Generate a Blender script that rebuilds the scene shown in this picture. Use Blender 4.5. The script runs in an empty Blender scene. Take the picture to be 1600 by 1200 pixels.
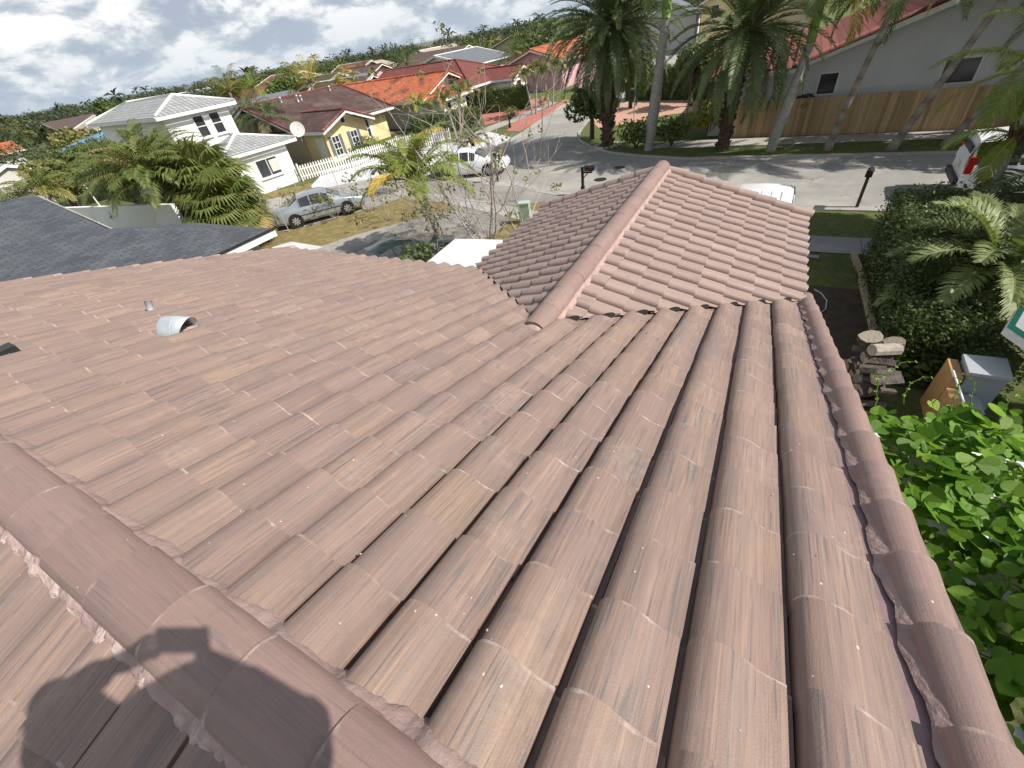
import bpy, bmesh, math, random
from math import sin, cos, tan, pi, radians as rad, sqrt, atan2
from mathutils import Vector as V, Matrix

# ------------------------------------------------------------------ camera, sky, sun, exposure
S = bpy.context.scene
COL = S.collection
HC = 6.6                                   # camera height above the ground
YAW, PITCH, ROLL, FPX = 0.59866, 0.69754, -0.1800, 654.0
def cam_axes():
    fwd = V((-sin(YAW)*cos(PITCH), cos(YAW)*cos(PITCH), -sin(PITCH)))
    right = V((cos(YAW), sin(YAW), 0)); up = right.cross(fwd)
    r = right*cos(ROLL) + up*sin(ROLL); u = up*cos(ROLL) - right*sin(ROLL)
    return r, u, fwd
CR, CU, CF = cam_axes()
cd = bpy.data.cameras.new('camera'); cam = bpy.data.objects.new('camera', cd); COL.objects.link(cam)
cd.sensor_width = 36; cd.lens = 36*FPX/1600; cd.clip_start = 0.02; cd.clip_end = 4000
cam.matrix_world = Matrix(((CR.x, CU.x, -CF.x, 0), (CR.y, CU.y, -CF.y, 0), (CR.z, CU.z, -CF.z, HC), (0, 0, 0, 1)))
S.camera = cam
def ray(px, py): return (CR*((px-800)/FPX) - CU*((py-600)/FPX) + CF)
def at(px, py, z=0.0):                      # point at height z seen in direction of a photo pixel
    r = ray(px, py); k = (z-HC)/r.z; return V((r.x*k, r.y*k, z))

SUN_DIR = V((0.705, 0.075, 0.705)).normalized()
EL = math.asin(SUN_DIR.z); AZ = atan2(SUN_DIR.x, SUN_DIR.y)
w = bpy.data.worlds.new("World"); S.world = w; w.use_nodes = True
nt = w.node_tree; nt.nodes.clear()
def N(t, typ, **k):
    n = t.nodes.new(typ)
    for a, b in k.items():
        if a == 'ins':
            for i, v in b.items(): n.inputs[i].default_value = v
        else: setattr(n, a, b)
    return n
def ramp(t, fac, stops, interp='LINEAR'):
    r = t.nodes.new('ShaderNodeValToRGB'); r.color_ramp.interpolation = interp
    e = r.color_ramp.elements
    while len(e) < len(stops): e.new(0.5)
    for q, (p, c) in zip(e, stops):
        q.position = p; q.color = (c, c, c, 1) if isinstance(c, (int, float)) else (c[0], c[1], c[2], 1)
    t.links.new(fac, r.inputs[0]); return r.outputs[0]
def mix(t, fac, a, b, mode='MIX'):
    m = t.nodes.new('ShaderNodeMix'); m.data_type = 'RGBA'; m.blend_type = mode
    for i, x in ((0, fac), (6, a), (7, b)):
        if hasattr(x, 'links'): t.links.new(x, m.inputs[i])
        elif isinstance(x, (int, float)): m.inputs[i].default_value = x if i == 0 else (x, x, x, 1)
        else: m.inputs[i].default_value = (x[0], x[1], x[2], 1)
    return m.outputs[2]
def mth(t, op, a, b=0.0, c=None):
    m = t.nodes.new('ShaderNodeMath'); m.operation = op
    for i, x in ((0, a), (1, b), (2, c)):
        if x is None: continue
        if hasattr(x, 'links'): t.links.new(x, m.inputs[i])
        else: m.inputs[i].default_value = x
    return m.outputs[0]
def noise(t, vec, scale, detail=3, rough=0.5, dist=0.0):
    n = N(t, 'ShaderNodeTexNoise'); n.inputs['Scale'].default_value = scale
    n.inputs['Detail'].default_value = detail; n.inputs['Roughness'].default_value = rough
    n.inputs['Distortion'].default_value = dist
    if vec is not None: t.links.new(vec, n.inputs['Vector'])
    return n.outputs[0]
def mapping(t, vec, scale=(1, 1, 1), loc=(0, 0, 0), rot=(0, 0, 0)):
    m = N(t, 'ShaderNodeMapping'); m.inputs['Scale'].default_value = scale
    m.inputs['Location'].default_value = loc; m.inputs['Rotation'].default_value = rot
    t.links.new(vec, m.inputs['Vector']); return m.outputs[0]

sky = N(nt, 'ShaderNodeTexSky', sky_type='NISHITA', sun_disc=False, sun_elevation=EL, sun_rotation=AZ)
sky.air_density = 1.0; sky.dust_density = 1.5
skys = mix(nt, 1.0, sky.outputs[0], (0.085, 0.085, 0.085), 'MULTIPLY')
tc = N(nt, 'ShaderNodeTexCoord'); sep = N(nt, 'ShaderNodeSeparateXYZ'); nt.links.new(tc.outputs['Generated'], sep.inputs[0])
gen = tc.outputs['Generated']
cp = mapping(nt, gen, scale=(1.0, 1.0, 2.3), loc=(3.1, 1.7, 0.4))
cq = mapping(nt, gen, scale=(1.0, 1.0, 2.3), loc=(3.1, 1.7, 0.4+0.055))
def billow(v):
    a = noise(nt, v, 4.2, 2, 0.5, 0.15); b_ = noise(nt, v, 10.5, 7, 0.58, 0.25)
    return mth(nt, 'ADD', mth(nt, 'MULTIPLY', a, 0.52), mth(nt, 'MULTIPLY', b_, 0.48))
n1 = billow(cp); n2 = billow(cq)
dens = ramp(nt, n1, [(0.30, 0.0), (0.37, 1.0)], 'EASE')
edge = mth(nt, 'SUBTRACT', n1, n2)                       # bright crowns, grey undersides
lum = mth(nt, 'ADD', mth(nt, 'MULTIPLY', edge, 2.4), mth(nt, 'ADD', mth(nt, 'MULTIPLY', mth(nt, 'SUBTRACT', n1, 0.5), 0.75), 0.185))
ccol = ramp(nt, lum, [(0.0, (0.40, 0.46, 0.55)), (0.10, (0.51, 0.565, 0.63)), (0.16, (0.63, 0.67, 0.715)), (0.21, (0.80, 0.82, 0.835)), (0.30, (0.95, 0.955, 0.945))])
ccol = mix(nt, ramp(nt, lum, [(-0.0, 0.0), (0.02, 0.0)]), ccol, ccol)
# towards the horizon the cloud deck turns into even blue grey
hz = ramp(nt, sep.outputs[2], [(0.0, 1.0), (0.09, 0.0)])
ccol = mix(nt, mth(nt, 'MULTIPLY', hz, 0.55), ccol, (0.45, 0.54, 0.64))
gap_ = mix(nt, 0.35, skys, (0.42, 0.54, 0.68))
clear = ramp(nt, sep.outputs[2], [(0.38, 1.0), (0.62, 0.22)])      # cloud thinned overhead, above the view, to lessen the sky fill
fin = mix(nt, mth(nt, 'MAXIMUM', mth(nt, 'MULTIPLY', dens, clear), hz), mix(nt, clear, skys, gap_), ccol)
lowm = ramp(nt, sep.outputs[2], [(0.0, 0.0), (0.002, 1.0)])
fin = mix(nt, lowm, (0.25, 0.26, 0.25), fin)
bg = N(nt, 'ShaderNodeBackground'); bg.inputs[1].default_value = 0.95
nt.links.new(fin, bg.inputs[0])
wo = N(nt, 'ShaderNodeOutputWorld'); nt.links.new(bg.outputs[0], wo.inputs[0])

sd = bpy.data.lights.new('sun', 'SUN'); sd.energy = 5.0; sd.angle = rad(0.6); sd.color = (1.0, 0.94, 0.86)
so = bpy.data.objects.new('sun', sd); COL.objects.link(so)
so.rotation_euler = (-SUN_DIR).to_track_quat('-Z', 'Y').to_euler()
S.view_settings.view_transform = 'Standard'; S.view_settings.look = 'None'
S.view_settings.exposure = 0.22; S.view_settings.gamma = 1.0
try: S.cycles.use_adaptive_sampling = True; S.cycles.max_bounces = 6
except Exception: pass

# ------------------------------------------------------------------ materials
MATS = {}
def mat(name, col, col2=None, scale=3.0, rough=0.8, bump=0.0, bscale=None, metal=0.0, detail=4, stretch=(1, 1, 1), tint=None, spec=0.3, trans=0.0, band=None, c3=None):
    """procedural surface: col..col2 by noise; tint = colour reached where the mesh's tint attribute is 1"""
    if name in MATS: return MATS[name]
    m = bpy.data.materials.new(name); m.use_nodes = True; t = m.node_tree
    b = t.nodes['Principled BSDF']; tcn = N(t, 'ShaderNodeTexCoord')
    ob = mapping(t, tcn.outputs['Object'], scale=stretch)
    col2 = col2 or tuple(c*0.86 for c in col)
    n = noise(t, ob, scale, detail, 0.6)
    c = mix(t, ramp(t, n, [(0.35, 0.0), (0.65, 1.0)]), col, col2)
    if c3:
        c = mix(t, ramp(t, noise(t, ob, scale*0.23, 4, 0.6), [(0.48, 0.0), (0.62, 1.0)]), c, c3)
    if band:                                       # (axis, period, width, colour): grooves between boards or shingles
        ax, per, wid, bc = band
        s = N(t, 'ShaderNodeSeparateXYZ'); t.links.new(tcn.outputs['Object'], s.inputs[0])
        fr = mth(t, 'FRACT', mth(t, 'DIVIDE', s.outputs[ax], per))
        c = mix(t, mth(t, 'LESS_THAN', fr, wid), c, bc)
    if tint is not None:
        a = N(t, 'ShaderNodeAttribute', attribute_name='tint'); sp = N(t, 'ShaderNodeSeparateColor'); t.links.new(a.outputs['Color'], sp.inputs[0])
        c = mix(t, sp.outputs[0], c, tint)
        if trans or True:
            c = mix(t, 1.0, c, mix(t, sp.outputs[1], (0.72, 0.72, 0.72), (1.25, 1.25, 1.25)), 'MULTIPLY')
    t.links.new(c, b.inputs['Base Color'])
    b.inputs['Roughness'].default_value = rough; b.inputs['Metallic'].default_value = metal
    b.inputs['Specular IOR Level'].default_value = spec
    if bump:
        bn = N(t, 'ShaderNodeBump'); bn.inputs['Strength'].default_value = 1.0; bn.inputs['Distance'].default_value = bump
        t.links.new(noise(t, ob, bscale or scale*4, 4, 0.6), bn.inputs['Height']); t.links.new(bn.outputs[0], b.inputs['Normal'])
    if trans:
        tr = N(t, 'ShaderNodeBsdfTranslucent'); t.links.new(mix(t, 1.0, c, (1.1, 1.25, 0.6), 'MULTIPLY'), tr.inputs[0])
        ms = N(t, 'ShaderNodeMixShader'); ms.inputs[0].default_value = trans
        t.links.new(b.outputs[0], ms.inputs[1]); t.links.new(tr.outputs[0], ms.inputs[2])
        t.links.new(ms.outputs[0], t.nodes['Material Output'].inputs[0])
    MATS[name] = m; return m

def crack(m, col, sc):
    t = m.node_tree; b = t.nodes['Principled BSDF']; src = b.inputs['Base Color'].links[0].from_socket
    tcn = N(t, 'ShaderNodeTexCoord'); vo = N(t, 'ShaderNodeTexVoronoi', feature='DISTANCE_TO_EDGE'); vo.inputs['Scale'].default_value = sc
    wv = N(t, 'ShaderNodeVectorMath', operation='ADD'); nn_ = N(t, 'ShaderNodeTexNoise'); nn_.inputs['Scale'].default_value = 1.1; nn_.inputs['Detail'].default_value = 6
    t.links.new(tcn.outputs['Object'], nn_.inputs['Vector']); t.links.new(tcn.outputs['Object'], wv.inputs[0]); t.links.new(nn_.outputs['Color'], wv.inputs[1]); t.links.new(wv.outputs[0], vo.inputs['Vector'])
    k = mth(t, 'MULTIPLY', mth(t, 'LESS_THAN', vo.outputs['Distance'], 0.006*sc*1.6), ramp(t, noise(t, tcn.outputs['Object'], .35, 3), [(.47, 0.0), (.53, .75)]))
    t.links.new(mix(t, k, src, col), b.inputs['Base Color'])
def clay_mat(name, base, warm, dark, streak=1.0, speck=1.0, vscale=1.0, rough=0.5):
    """painted concrete barrel tile: long streaks along the tile, blotches, white flecks, per-tile tone"""
    m = bpy.data.materials.new(name); m.use_nodes = True; t = m.node_tree; b = t.nodes['Principled BSDF']
    a = N(t, 'ShaderNodeAttribute', attribute_name='uvw'); ti = N(t, 'ShaderNodeAttribute', attribute_name='tint')
    sp = N(t, 'ShaderNodeSeparateColor'); t.links.new(ti.outputs['Color'], sp.inputs[0])
    uv3 = a.outputs['Vector']; uv = mapping(t, uv3, scale=(1, 1, 0)); sx = N(t, 'ShaderNodeSeparateXYZ'); t.links.new(uv3, sx.inputs[0]); along = sx.outputs[2]
    big = noise(t, mapping(t, uv, scale=(1.1, 1.1, 1)), 1.6, 4, 0.6)
    wrm = ramp(t, mth(t, 'ADD', mth(t, 'MULTIPLY', sp.outputs[0], 0.26), mth(t, 'MULTIPLY', noise(t, N(t, 'ShaderNodeTexCoord').outputs['Object'], .6, 4, .6), 0.75)), [(0.35, 0.0), (0.8, 1.0)])
    c = mix(t, wrm, base, warm)
    s1 = noise(t, mapping(t, uv, scale=(105, 2.2*vscale, 1)), 1.0, 4, 0.7)
    c = mix(t, mth(t, 'MULTIPLY', ramp(t, s1, [(0.40, 1.0), (0.56, 0.0)]), 0.42*streak), c, tuple(x*0.62 for x in base))
    s2 = noise(t, mapping(t, uv, scale=(52, 1.3*vscale, 1), loc=(7, 3, 2)), 1.0, 4, 0.65)
    c = mix(t, mth(t, 'MULTIPLY', ramp(t, s2, [(0.54, 0.0), (0.66, 1.0)]), 0.42*streak), c, tuple(min(1, x*1.28) for x in warm))
    s3 = noise(t, mapping(t, uv, scale=(74, 2.3*vscale, 1), loc=(1, 9, 4)), 1.0, 3, 0.6)
    thr = mth(t, 'SUBTRACT', s3, mth(t, 'MULTIPLY', sp.outputs[1], 0.10))
    dk = mth(t, 'MULTIPLY', ramp(t, thr, [(0.54, 0.0), (0.62, 1.0)]), 0.70*streak)
    c = mix(t, dk, c, dark)
    c = mix(t, 1.0, c, mix(t, sp.outputs[2], (0.92, 0.92, 0.92), (1.07, 1.07, 1.07)), 'MULTIPLY')
    s4 = noise(t, mapping(t, uv, scale=(17, 0.9*vscale, 1), loc=(5, 1, 8)), 1.0, 4, 0.6)
    c = mix(t, mth(t, 'MULTIPLY', ramp(t, s4, [(0.47, 0.0), (0.62, 1.0)]), 0.40*streak), c, (0.195, 0.163, 0.150))
    grime = mth(t, 'MULTIPLY', ramp(t, noise(t, uv, 9, 6, 0.75), [(0.50, 0.0), (0.68, 1.0)]), ramp(t, noise(t, N(t, 'ShaderNodeTexCoord').outputs['Object'], 1.3, 5, .65), [(0.42, 0.0), (0.62, 1.0)]))
    c = mix(t, mth(t, 'MULTIPLY', grime, 0.38), c, (0.13, 0.115, 0.105))
    # dusty pale bloom in patches
    pb = mth(t, 'MULTIPLY', ramp(t, noise(t, uv, 0.75, 5, 0.62), [(0.55, 0.0), (0.75, 1.0)]), ramp(t, noise(t, uv, 22, 4, 0.7), [(0.42, 0.0), (0.62, 0.55)]))
    c = mix(t, mth(t, 'MULTIPLY', pb, 0.5), c, (0.62, 0.55, 0.50))
    vo = N(t, 'ShaderNodeTexVoronoi'); vo.inputs['Scale'].default_value = 17; t.links.new(mapping(t, uv, scale=(1, 0.7, 1)), vo.inputs['Vector'])
    fl = mth(t, 'MULTIPLY', mth(t, 'LESS_THAN', mth(t, 'ADD', vo.outputs['Distance'], mth(t, 'MULTIPLY', noise(t, uv, 90, 2), 0.14)), 0.125), mth(t, 'GREATER_THAN', noise(t, uv, 5.0, 3), 0.53))
    c = mix(t, mth(t, 'MULTIPLY', fl, 0.75*speck), c, (0.72, 0.66, 0.60))
    ed = mth(t, 'MULTIPLY', ramp(t, mth(t, 'ADD', along, mth(t, 'MULTIPLY', noise(t, uv, 30, 3), .05)), [(0.995, 0.0), (1.03, 1.0)]), ramp(t, noise(t, uv, 9, 4), [(.50, 0.0), (.66, .55)]))
    c = mix(t, ed, c, (0.60, 0.50, 0.45))
    t.links.new(c, b.inputs['Base Color'])
    rg = ramp(t, s1, [(0.3, rough-0.08), (0.7, rough+0.14)]); t.links.new(rg, b.inputs['Roughness'])
    b.inputs['Specular IOR Level'].default_value = 0.42
    bn = N(t, 'ShaderNodeBump'); bn.inputs['Strength'].default_value = 0.8; bn.inputs['Distance'].default_value = 0.0035
    hh = mth(t, 'ADD', mth(t, 'MULTIPLY', s1, 0.5), mth(t, 'ADD', mth(t, 'MULTIPLY', noise(t, uv, 140, 3, 0.7), 0.6), mth(t, 'MULTIPLY', fl, 0.4)))
    t.links.new(hh, bn.inputs['Height']); t.links.new(bn.outputs[0], b.inputs['Normal'])
    MATS[name] = m; return m

# ------------------------------------------------------------------ mesh helpers
class MB:
    def __init__(s): s.v = []; s.f = []; s.t = []; s.u = []
    def add(s, vs, fs, tint=(0, 0.5, 0.5), uv=None):
        o = len(s.v); s.v += [tuple(x) for x in vs]; s.f += [tuple(i+o for i in f) for f in fs]
        s.t += [tint]*len(vs) if not isinstance(tint, list) else tint
        s.u += uv if uv else [tuple(x) for x in vs]
        return s
    def box(s, c, d, rz=0.0, tint=(0, .5, .5), M=None):
        x, y, z = d[0]/2, d[1]/2, d[2]/2
        p = [V((i, j, k)) for k in (-z, z) for j in (-y, y) for i in (-x, x)]
        R = Matrix.Rotation(rz, 3, 'Z') if M is None else M
        p = [R @ q + V(c) for q in p]
        return s.add(p, [(0, 2, 3, 1), (4, 5, 7, 6), (0, 1, 5, 4), (2, 6, 7, 3), (0, 4, 6, 2), (1, 3, 7, 5)], tint)
    def prism(s, poly, z0, z1, tint=(0, .5, .5)):
        n = len(poly); vs = [(p[0], p[1], z0) for p in poly]+[(p[0], p[1], z1) for p in poly]
        fs = [tuple(range(n-1, -1, -1)), tuple(range(n, 2*n))]+[(i, (i+1) % n, n+(i+1) % n, n+i) for i in range(n)]
        return s.add(vs, fs, tint)
    def extr(s, pts, d, tint=(0, .5, .5)):                   # planar polygon swept by vector d
        n = len(pts); d = V(d); vs = [V(p) for p in pts]+[V(p)+d for p in pts]
        fs = [tuple(range(n-1, -1, -1)), tuple(range(n, 2*n))]+[(i, (i+1) % n, n+(i+1) % n, n+i) for i in range(n)]
        return s.add(vs, fs, tint)
    def tube(s, path, rad_, n=8, tint=(0, .5, .5), caps=True, sq=1.0):
        path = [V(p) for p in path]; m = len(path)
        if not isinstance(rad_, (list, tuple)): rad_ = [rad_]*m
        vs = []; L = 0; uv = []; ref = None
        for i, p in enumerate(path):
            d = (path[min(i+1, m-1)]-path[max(i-1, 0)]).normalized()
            if ref is None: ref = V((0, 0, 1)) if abs(d.z) < 0.9 else V((1, 0, 0))
            a = d.cross(ref).normalized(); b = d.cross(a).normalized(); ref = a.cross(d)
            if i: L += (p-path[i-1]).length
            for k in range(n):
                an = 2*pi*k/n; vs.append(p+(a*cos(an)+b*sin(an)*sq)*rad_[i]); uv.append((an*rad_[0], L, 0))
        fs = [(i*n+k, i*n+(k+1) % n, (i+1)*n+(k+1) % n, (i+1)*n+k) for i in range(m-1) for k in range(n)]
        if caps: fs += [tuple(range(n)), tuple(range((m-1)*n+n-1, (m-1)*n-1, -1))]
        return s.add(vs, fs, tint, uv)
    def ball(s, c, r, n=10, m=6, sc=(1, 1, 1), tint=(0, .5, .5)):
        vs = []; c = V(c)
        for j in range(m+1):
            th = pi*j/m
            for k in range(n):
                a = 2*pi*k/n; vs.append(c+V((sin(th)*cos(a)*sc[0], sin(th)*sin(a)*sc[1], cos(th)*sc[2]))*r)
        return s.add(vs, [(j*n+k, j*n+(k+1) % n, (j+1)*n+(k+1) % n, (j+1)*n+k) for j in range(m) for k in range(n)], tint)
    def build(s, name, m, parent=None, smooth=False, world=False):
        if world and parent is not None:                     # shapes given in world coordinates: shift them to the thing's base
            q = parent; L = V((0, 0, 0))
            while q is not None: L += q.location; q = q.parent
            s.v = [(a-L.x, b-L.y, c-L.z) for a, b, c in s.v]
        me = bpy.data.meshes.new(name); me.from_pydata(s.v, [], s.f); me.update()
        if s.v:
            a = me.attributes.new('tint', 'FLOAT_COLOR', 'POINT')
            a.data.foreach_set('color', [q for t in s.t for q in (t[0], t[1], t[2], 1.0)])
            a = me.attributes.new('uvw', 'FLOAT_VECTOR', 'POINT'); a.data.foreach_set('vector', [q for u in s.u for q in (u[0], u[1], u[2])])
        if m: me.materials.append(m if not isinstance(m, str) else MATS[m])
        if smooth: me.polygons.foreach_set('use_smooth', [True]*len(me.polygons))
        o = bpy.data.objects.new(name, me); COL.objects.link(o)
        if parent is not None: o.parent = parent
        return o
def tag(o, label=None, cat=None, group=None, kind=None):
    if label: o['label'] = label
    if cat: o['category'] = cat
    if group: o['group'] = group
    if kind: o['kind'] = kind
    return o
def thing(name, loc, label, cat, group=None, rz=0.0):
    o = bpy.data.objects.new(name, None); o.empty_display_size = 0.3; COL.objects.link(o)
    o.location = V(loc) if len(loc) == 3 else V((loc[0], loc[1], 0)); o.rotation_euler = (0, 0, rz)
    return tag(o, label, cat, group)
def copy_tree(o, parent=None):
    c = o.copy(); COL.objects.link(c)
    if parent is not None: c.parent = parent
    for ch in [x for x in bpy.data.objects if x.parent == o]: copy_tree(ch, c)
    return c
R = random.Random(7)
def U(a, b): return R.uniform(a, b)

# palette
mat('asphalt', (0.26, 0.252, 0.235), (0.31, 0.30, 0.28), 1.3, 0.95, 0.004, 60, c3=(0.37, 0.355, 0.32), detail=10, spec=.15)
mat('walk', (0.40, 0.385, 0.36), (0.33, 0.32, 0.295), 1.5, 0.9, 0.003, 40, c3=(0.26, 0.25, 0.235), detail=8, band=(0, 1.5, .014, (.12, .12, .11)))
mat('concrete', (0.42, 0.40, 0.37), (0.34, 0.325, 0.30), 1.5, 0.9, 0.003, 40, c3=(0.28, 0.27, 0.25), detail=8)
mat('old_drive', (0.27, 0.26, 0.24), (0.21, 0.20, 0.185), 1.1, 0.9, 0.004, 40, c3=(0.33, 0.31, 0.28), detail=8)
mat('white_drive', (0.62, 0.62, 0.62), (0.52, 0.53, 0.54), 0.8, 0.85, detail=6)
mat('pavers', (0.38, 0.13, 0.10), (0.46, 0.19, 0.145), 3.0, 0.9, detail=5)
mat('pavers_tan', (0.52, 0.33, 0.24), (0.46, 0.27, 0.19), 3.0, 0.9, detail=5)
crack(MATS['asphalt'], (.07, .068, .065), .22); crack(MATS['old_drive'], (.09, .085, .08), .35); crack(MATS['concrete'], (.12, .115, .105), .4)
mat('soil', (0.055, 0.04, 0.03), (0.085, 0.065, 0.045), 4, 1.0, 0.02, 20)
mat('lawn', (0.055, 0.095, 0.022), (0.125, 0.150, 0.045), 14, 1.0, 0.02, 90, c3=(0.15, 0.145, 0.055), detail=12)
mat('dry_lawn', (0.28, 0.21, 0.085), (0.14, 0.14, 0.045), 9, 1.0, 0.02, 90, c3=(0.30, 0.225, 0.11), detail=12)
mat('white_wall', (0.80, 0.80, 0.79), (0.76, 0.76, 0.75), 1.0, 0.85, 0.002, 60)
mat('white_trim', (0.80, 0.79, 0.77), None, 2.0, 0.6)
mat('cream_wall', (0.76, 0.62, 0.36), (0.70, 0.56, 0.31), 0.8, 0.9, 0.002, 60)
mat('tan_wall', (0.45, 0.38, 0.29), (0.41, 0.35, 0.26), 0.8, 0.9)
mat('grey_wall', (0.58, 0.58, 0.59), (0.52, 0.52, 0.53), 0.6, 0.9, 0.002, 50, c3=(0.60, 0.60, 0.61))
mat('pink_wall', (0.66, 0.40, 0.45), (0.60, 0.36, 0.40), 0.6, 0.9)
mat('pale_wall', (0.62, 0.60, 0.56), (0.54, 0.52, 0.49), 0.6, 0.9)
mat('glass', (0.03, 0.035, 0.04), (0.05, 0.055, 0.06), 1.0, 0.12, spec=0.6)
mat('black', (0.018, 0.018, 0.02), (0.03, 0.03, 0.03), 6, 0.5)
mat('rubber', (0.02, 0.02, 0.02), None, 6, 0.8)
mat('galv', (0.55, 0.60, 0.63), (0.47, 0.52, 0.55), 9, 0.42, 0.001, 20, metal=0.35)
mat('alu', (0.60, 0.60, 0.60), None, 6, 0.4, metal=0.6)
mat('deck', (0.06, 0.045, 0.04), None, 3, 0.9)
mat('mortar', (0.32, 0.228, 0.207), (0.25, 0.178, 0.163), 9, 0.7, 0.006, 45, detail=8, c3=(0.36, 0.27, 0.245))
mat('pale_mortar', (0.56, 0.44, 0.40), (0.38, 0.28, 0.25), 14, 0.8, 0.01, 50, detail=8)
mat('pale_mortar2', (0.46, 0.33, 0.305), (0.36, 0.25, 0.235), 12, 0.6, 0.008, 50, detail=8)
mat('plum_mortar', (0.205, 0.145, 0.150), (0.26, 0.185, 0.185), 5, 0.6, 0.004, 30, detail=6)
mat('wood_fence', (0.47, 0.33, 0.175), (0.34, 0.23, 0.115), 2.4, 0.9, 0.003, 40, stretch=(4, 1, 0.15), c3=(0.36, 0.24, 0.13), tint=(0.40, 0.30, 0.19))
mat('log', (0.17, 0.145, 0.125), (0.075, 0.062, 0.055), 9, 1.0, 0.03, 20, tint=(0.32, 0.27, 0.22), detail=6)
mat('bark', (0.115, 0.085, 0.065), (0.07, 0.05, 0.04), 7, 1.0, 0.02, 14, stretch=(1, 1, 0.4))
mat('palm_grey', (0.36, 0.345, 0.32), (0.25, 0.235, 0.215), 3.5, 0.9, 0.01, 20, stretch=(1, 1, 2.5), detail=6)
mat('palm_rough', (0.13, 0.085, 0.06), (0.06, 0.04, 0.03), 7, 1.0, 0.04, 9, detail=5)
mat('palm_ring', (0.23, 0.20, 0.165), (0.10, 0.08, 0.065), 6, 1.0, 0.01, 20, stretch=(0.4, 0.4, 4), tint=(0.33, 0.30, 0.25))
mat('crownshaft', (0.17, 0.27, 0.05), (0.22, 0.32, 0.08), 3, 0.5)
mat('branch', (0.44, 0.39, 0.33), (0.28, 0.24, 0.20), 8, 0.9)
LT = dict(rough=0.5, spec=0.4, trans=0.25)
mat('frond', (0.060, 0.105, 0.028), (0.095, 0.145, 0.036), 1.5, tint=(0.34, 0.27, 0.06), **LT)
mat('feather', (0.16, 0.21, 0.07), (0.21, 0.26, 0.10), 1.5, tint=(0.34, 0.30, 0.12), **LT)
mat('date_frond', (0.090, 0.135, 0.052), (0.135, 0.18, 0.075), 1.5, tint=(0.24, 0.20, 0.11), **LT)
mat('lime_frond', (0.115, 0.185, 0.022), (0.17, 0.24, 0.035), 1.5, tint=(0.58, 0.40, 0.07), **LT)
mat('fan_frond', (0.085, 0.135, 0.030), (0.135, 0.185, 0.048), 1.5, tint=(0.36, 0.27, 0.10), **LT)
mat('leaf', (0.045, 0.080, 0.020), (0.075, 0.115, 0.028), 1.2, tint=(0.15, 0.19, 0.045), **LT)
mat('hedge_leaf', (0.050, 0.085, 0.026), (0.078, 0.115, 0.036), 2.0, tint=(0.17, 0.20, 0.08), **LT)
mat('olive_leaf', (0.095, 0.115, 0.035), (0.14, 0.16, 0.05), 1.2, tint=(0.30, 0.27, 0.09), **LT)
mat('vine_leaf', (0.055, 0.15, 0.010), (0.10, 0.23, 0.016), 2.0, tint=(0.24, 0.38, 0.03), rough=0.5, spec=0.25, trans=0.3, bump=0.004, bscale=40)
mat('croton', (0.42, 0.10, 0.03), (0.50, 0.17, 0.04), 6, tint=(0.32, 0.24, 0.04), **LT)
mat('far_leaf', (0.026, 0.046, 0.024), (0.045, 0.068, 0.030), 0.15, tint=(0.095, 0.105, 0.045), **LT)
# ------------------------------------------------------------------ the ground
def sheet(name, poly, z, m, dense=False):
    mb = MB(); mb.add([(p[0], p[1], z) for p in poly], [tuple(range(len(poly)))]); o = mb.build(name, m); tag(o, kind='structure'); return o
def px(*a): return [at(x, y).xy for x, y in a]
g = MB(); g.add([(-1600, -900, 0), (1600, -900, 0), (1600, 2600, 0), (-1600, 2600, 0)], [(0, 1, 2, 3)]); tag(g.build('ground', 'lawn'), kind='structure')
YN, YF = 19.15, 25.9                              # kerb lines of the cross street
curve_far = px((1000, 245), (955, 240), (925, 232), (906, 221), (905, 208), (918, 190))
left_kerb = px((893, 158), (880, 165), (850, 185), (818, 207), (785, 226), (745, 246))
near_kerb = px((785, 277), (803, 286), (822, 292), (845, 299), (870, 303), (905, 306))
street = [(70, YN), (70, YF), (-4, YF)]+[tuple(p) for p in curve_far]+[(-12.2, 60), (-11.5, 140), (-18.5, 140), (-19.3, 60)]+[tuple(p) for p in left_kerb]+[tuple(p) for p in near_kerb]+[(-4, YN)]
def tri_sheet(name, poly, z, m):
    bm = bmesh.new(); vs = [bm.verts.new((p[0], p[1], z)) for p in poly]; f = bm.faces.new(vs)
    bmesh.ops.triangulate(bm, faces=[f]); me = bpy.data.meshes.new(name); bm.to_mesh(me); bm.free()
    for p in me.polygons:
        if p.normal.z < 0: p.flip()
    me.materials.append(MATS[m]); o = bpy.data.objects.new(name, me); COL.objects.link(o); return tag(o, kind='structure')
tri_sheet('street', street, 0.012, 'asphalt')
tri_sheet('dry_lawn', px((405, 430), (330, 330), (420, 300), (600, 262), (700, 235), (800, 262), (905, 306), (905, 330), (800, 420), (700, 440)), 0.004, 'dry_lawn')
tri_sheet('driveway', px((486, 291), (505, 270), (560, 250), (640, 236), (722, 216), (760, 205), (800, 215), (745, 246), (700, 258), (640, 272), (560, 284), (492, 300)), 0.016, 'white_drive')
tri_sheet('sidewalk', px((395, 322), (410, 314), (492, 297), (600, 276), (700, 262), (785, 277), (803, 286), (800, 292), (770, 290), (700, 276), (600, 288), (440, 321), (395, 334)), 0.020, 'concrete')
tri_sheet('driveway', px((395, 352), (398, 335), (440, 321), (500, 308), (585, 292), (640, 285), (655, 300), (580, 326), (470, 356), (400, 372)), 0.016, 'asphalt')
tri_sheet('driveway', px((462, 398), (560, 366), (640, 345), (700, 330), (760, 322), (800, 345), (760, 372), (680, 405), (560, 440), (440, 440)), 0.014, 'old_drive')
tri_sheet('driveway', px((690, 276), (785, 277), (803, 288), (845, 301), (905, 308), (905, 322), (850, 316), (805, 322), (765, 316), (700, 306), (650, 300), (640, 286)), 0.017, 'old_drive')
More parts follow.
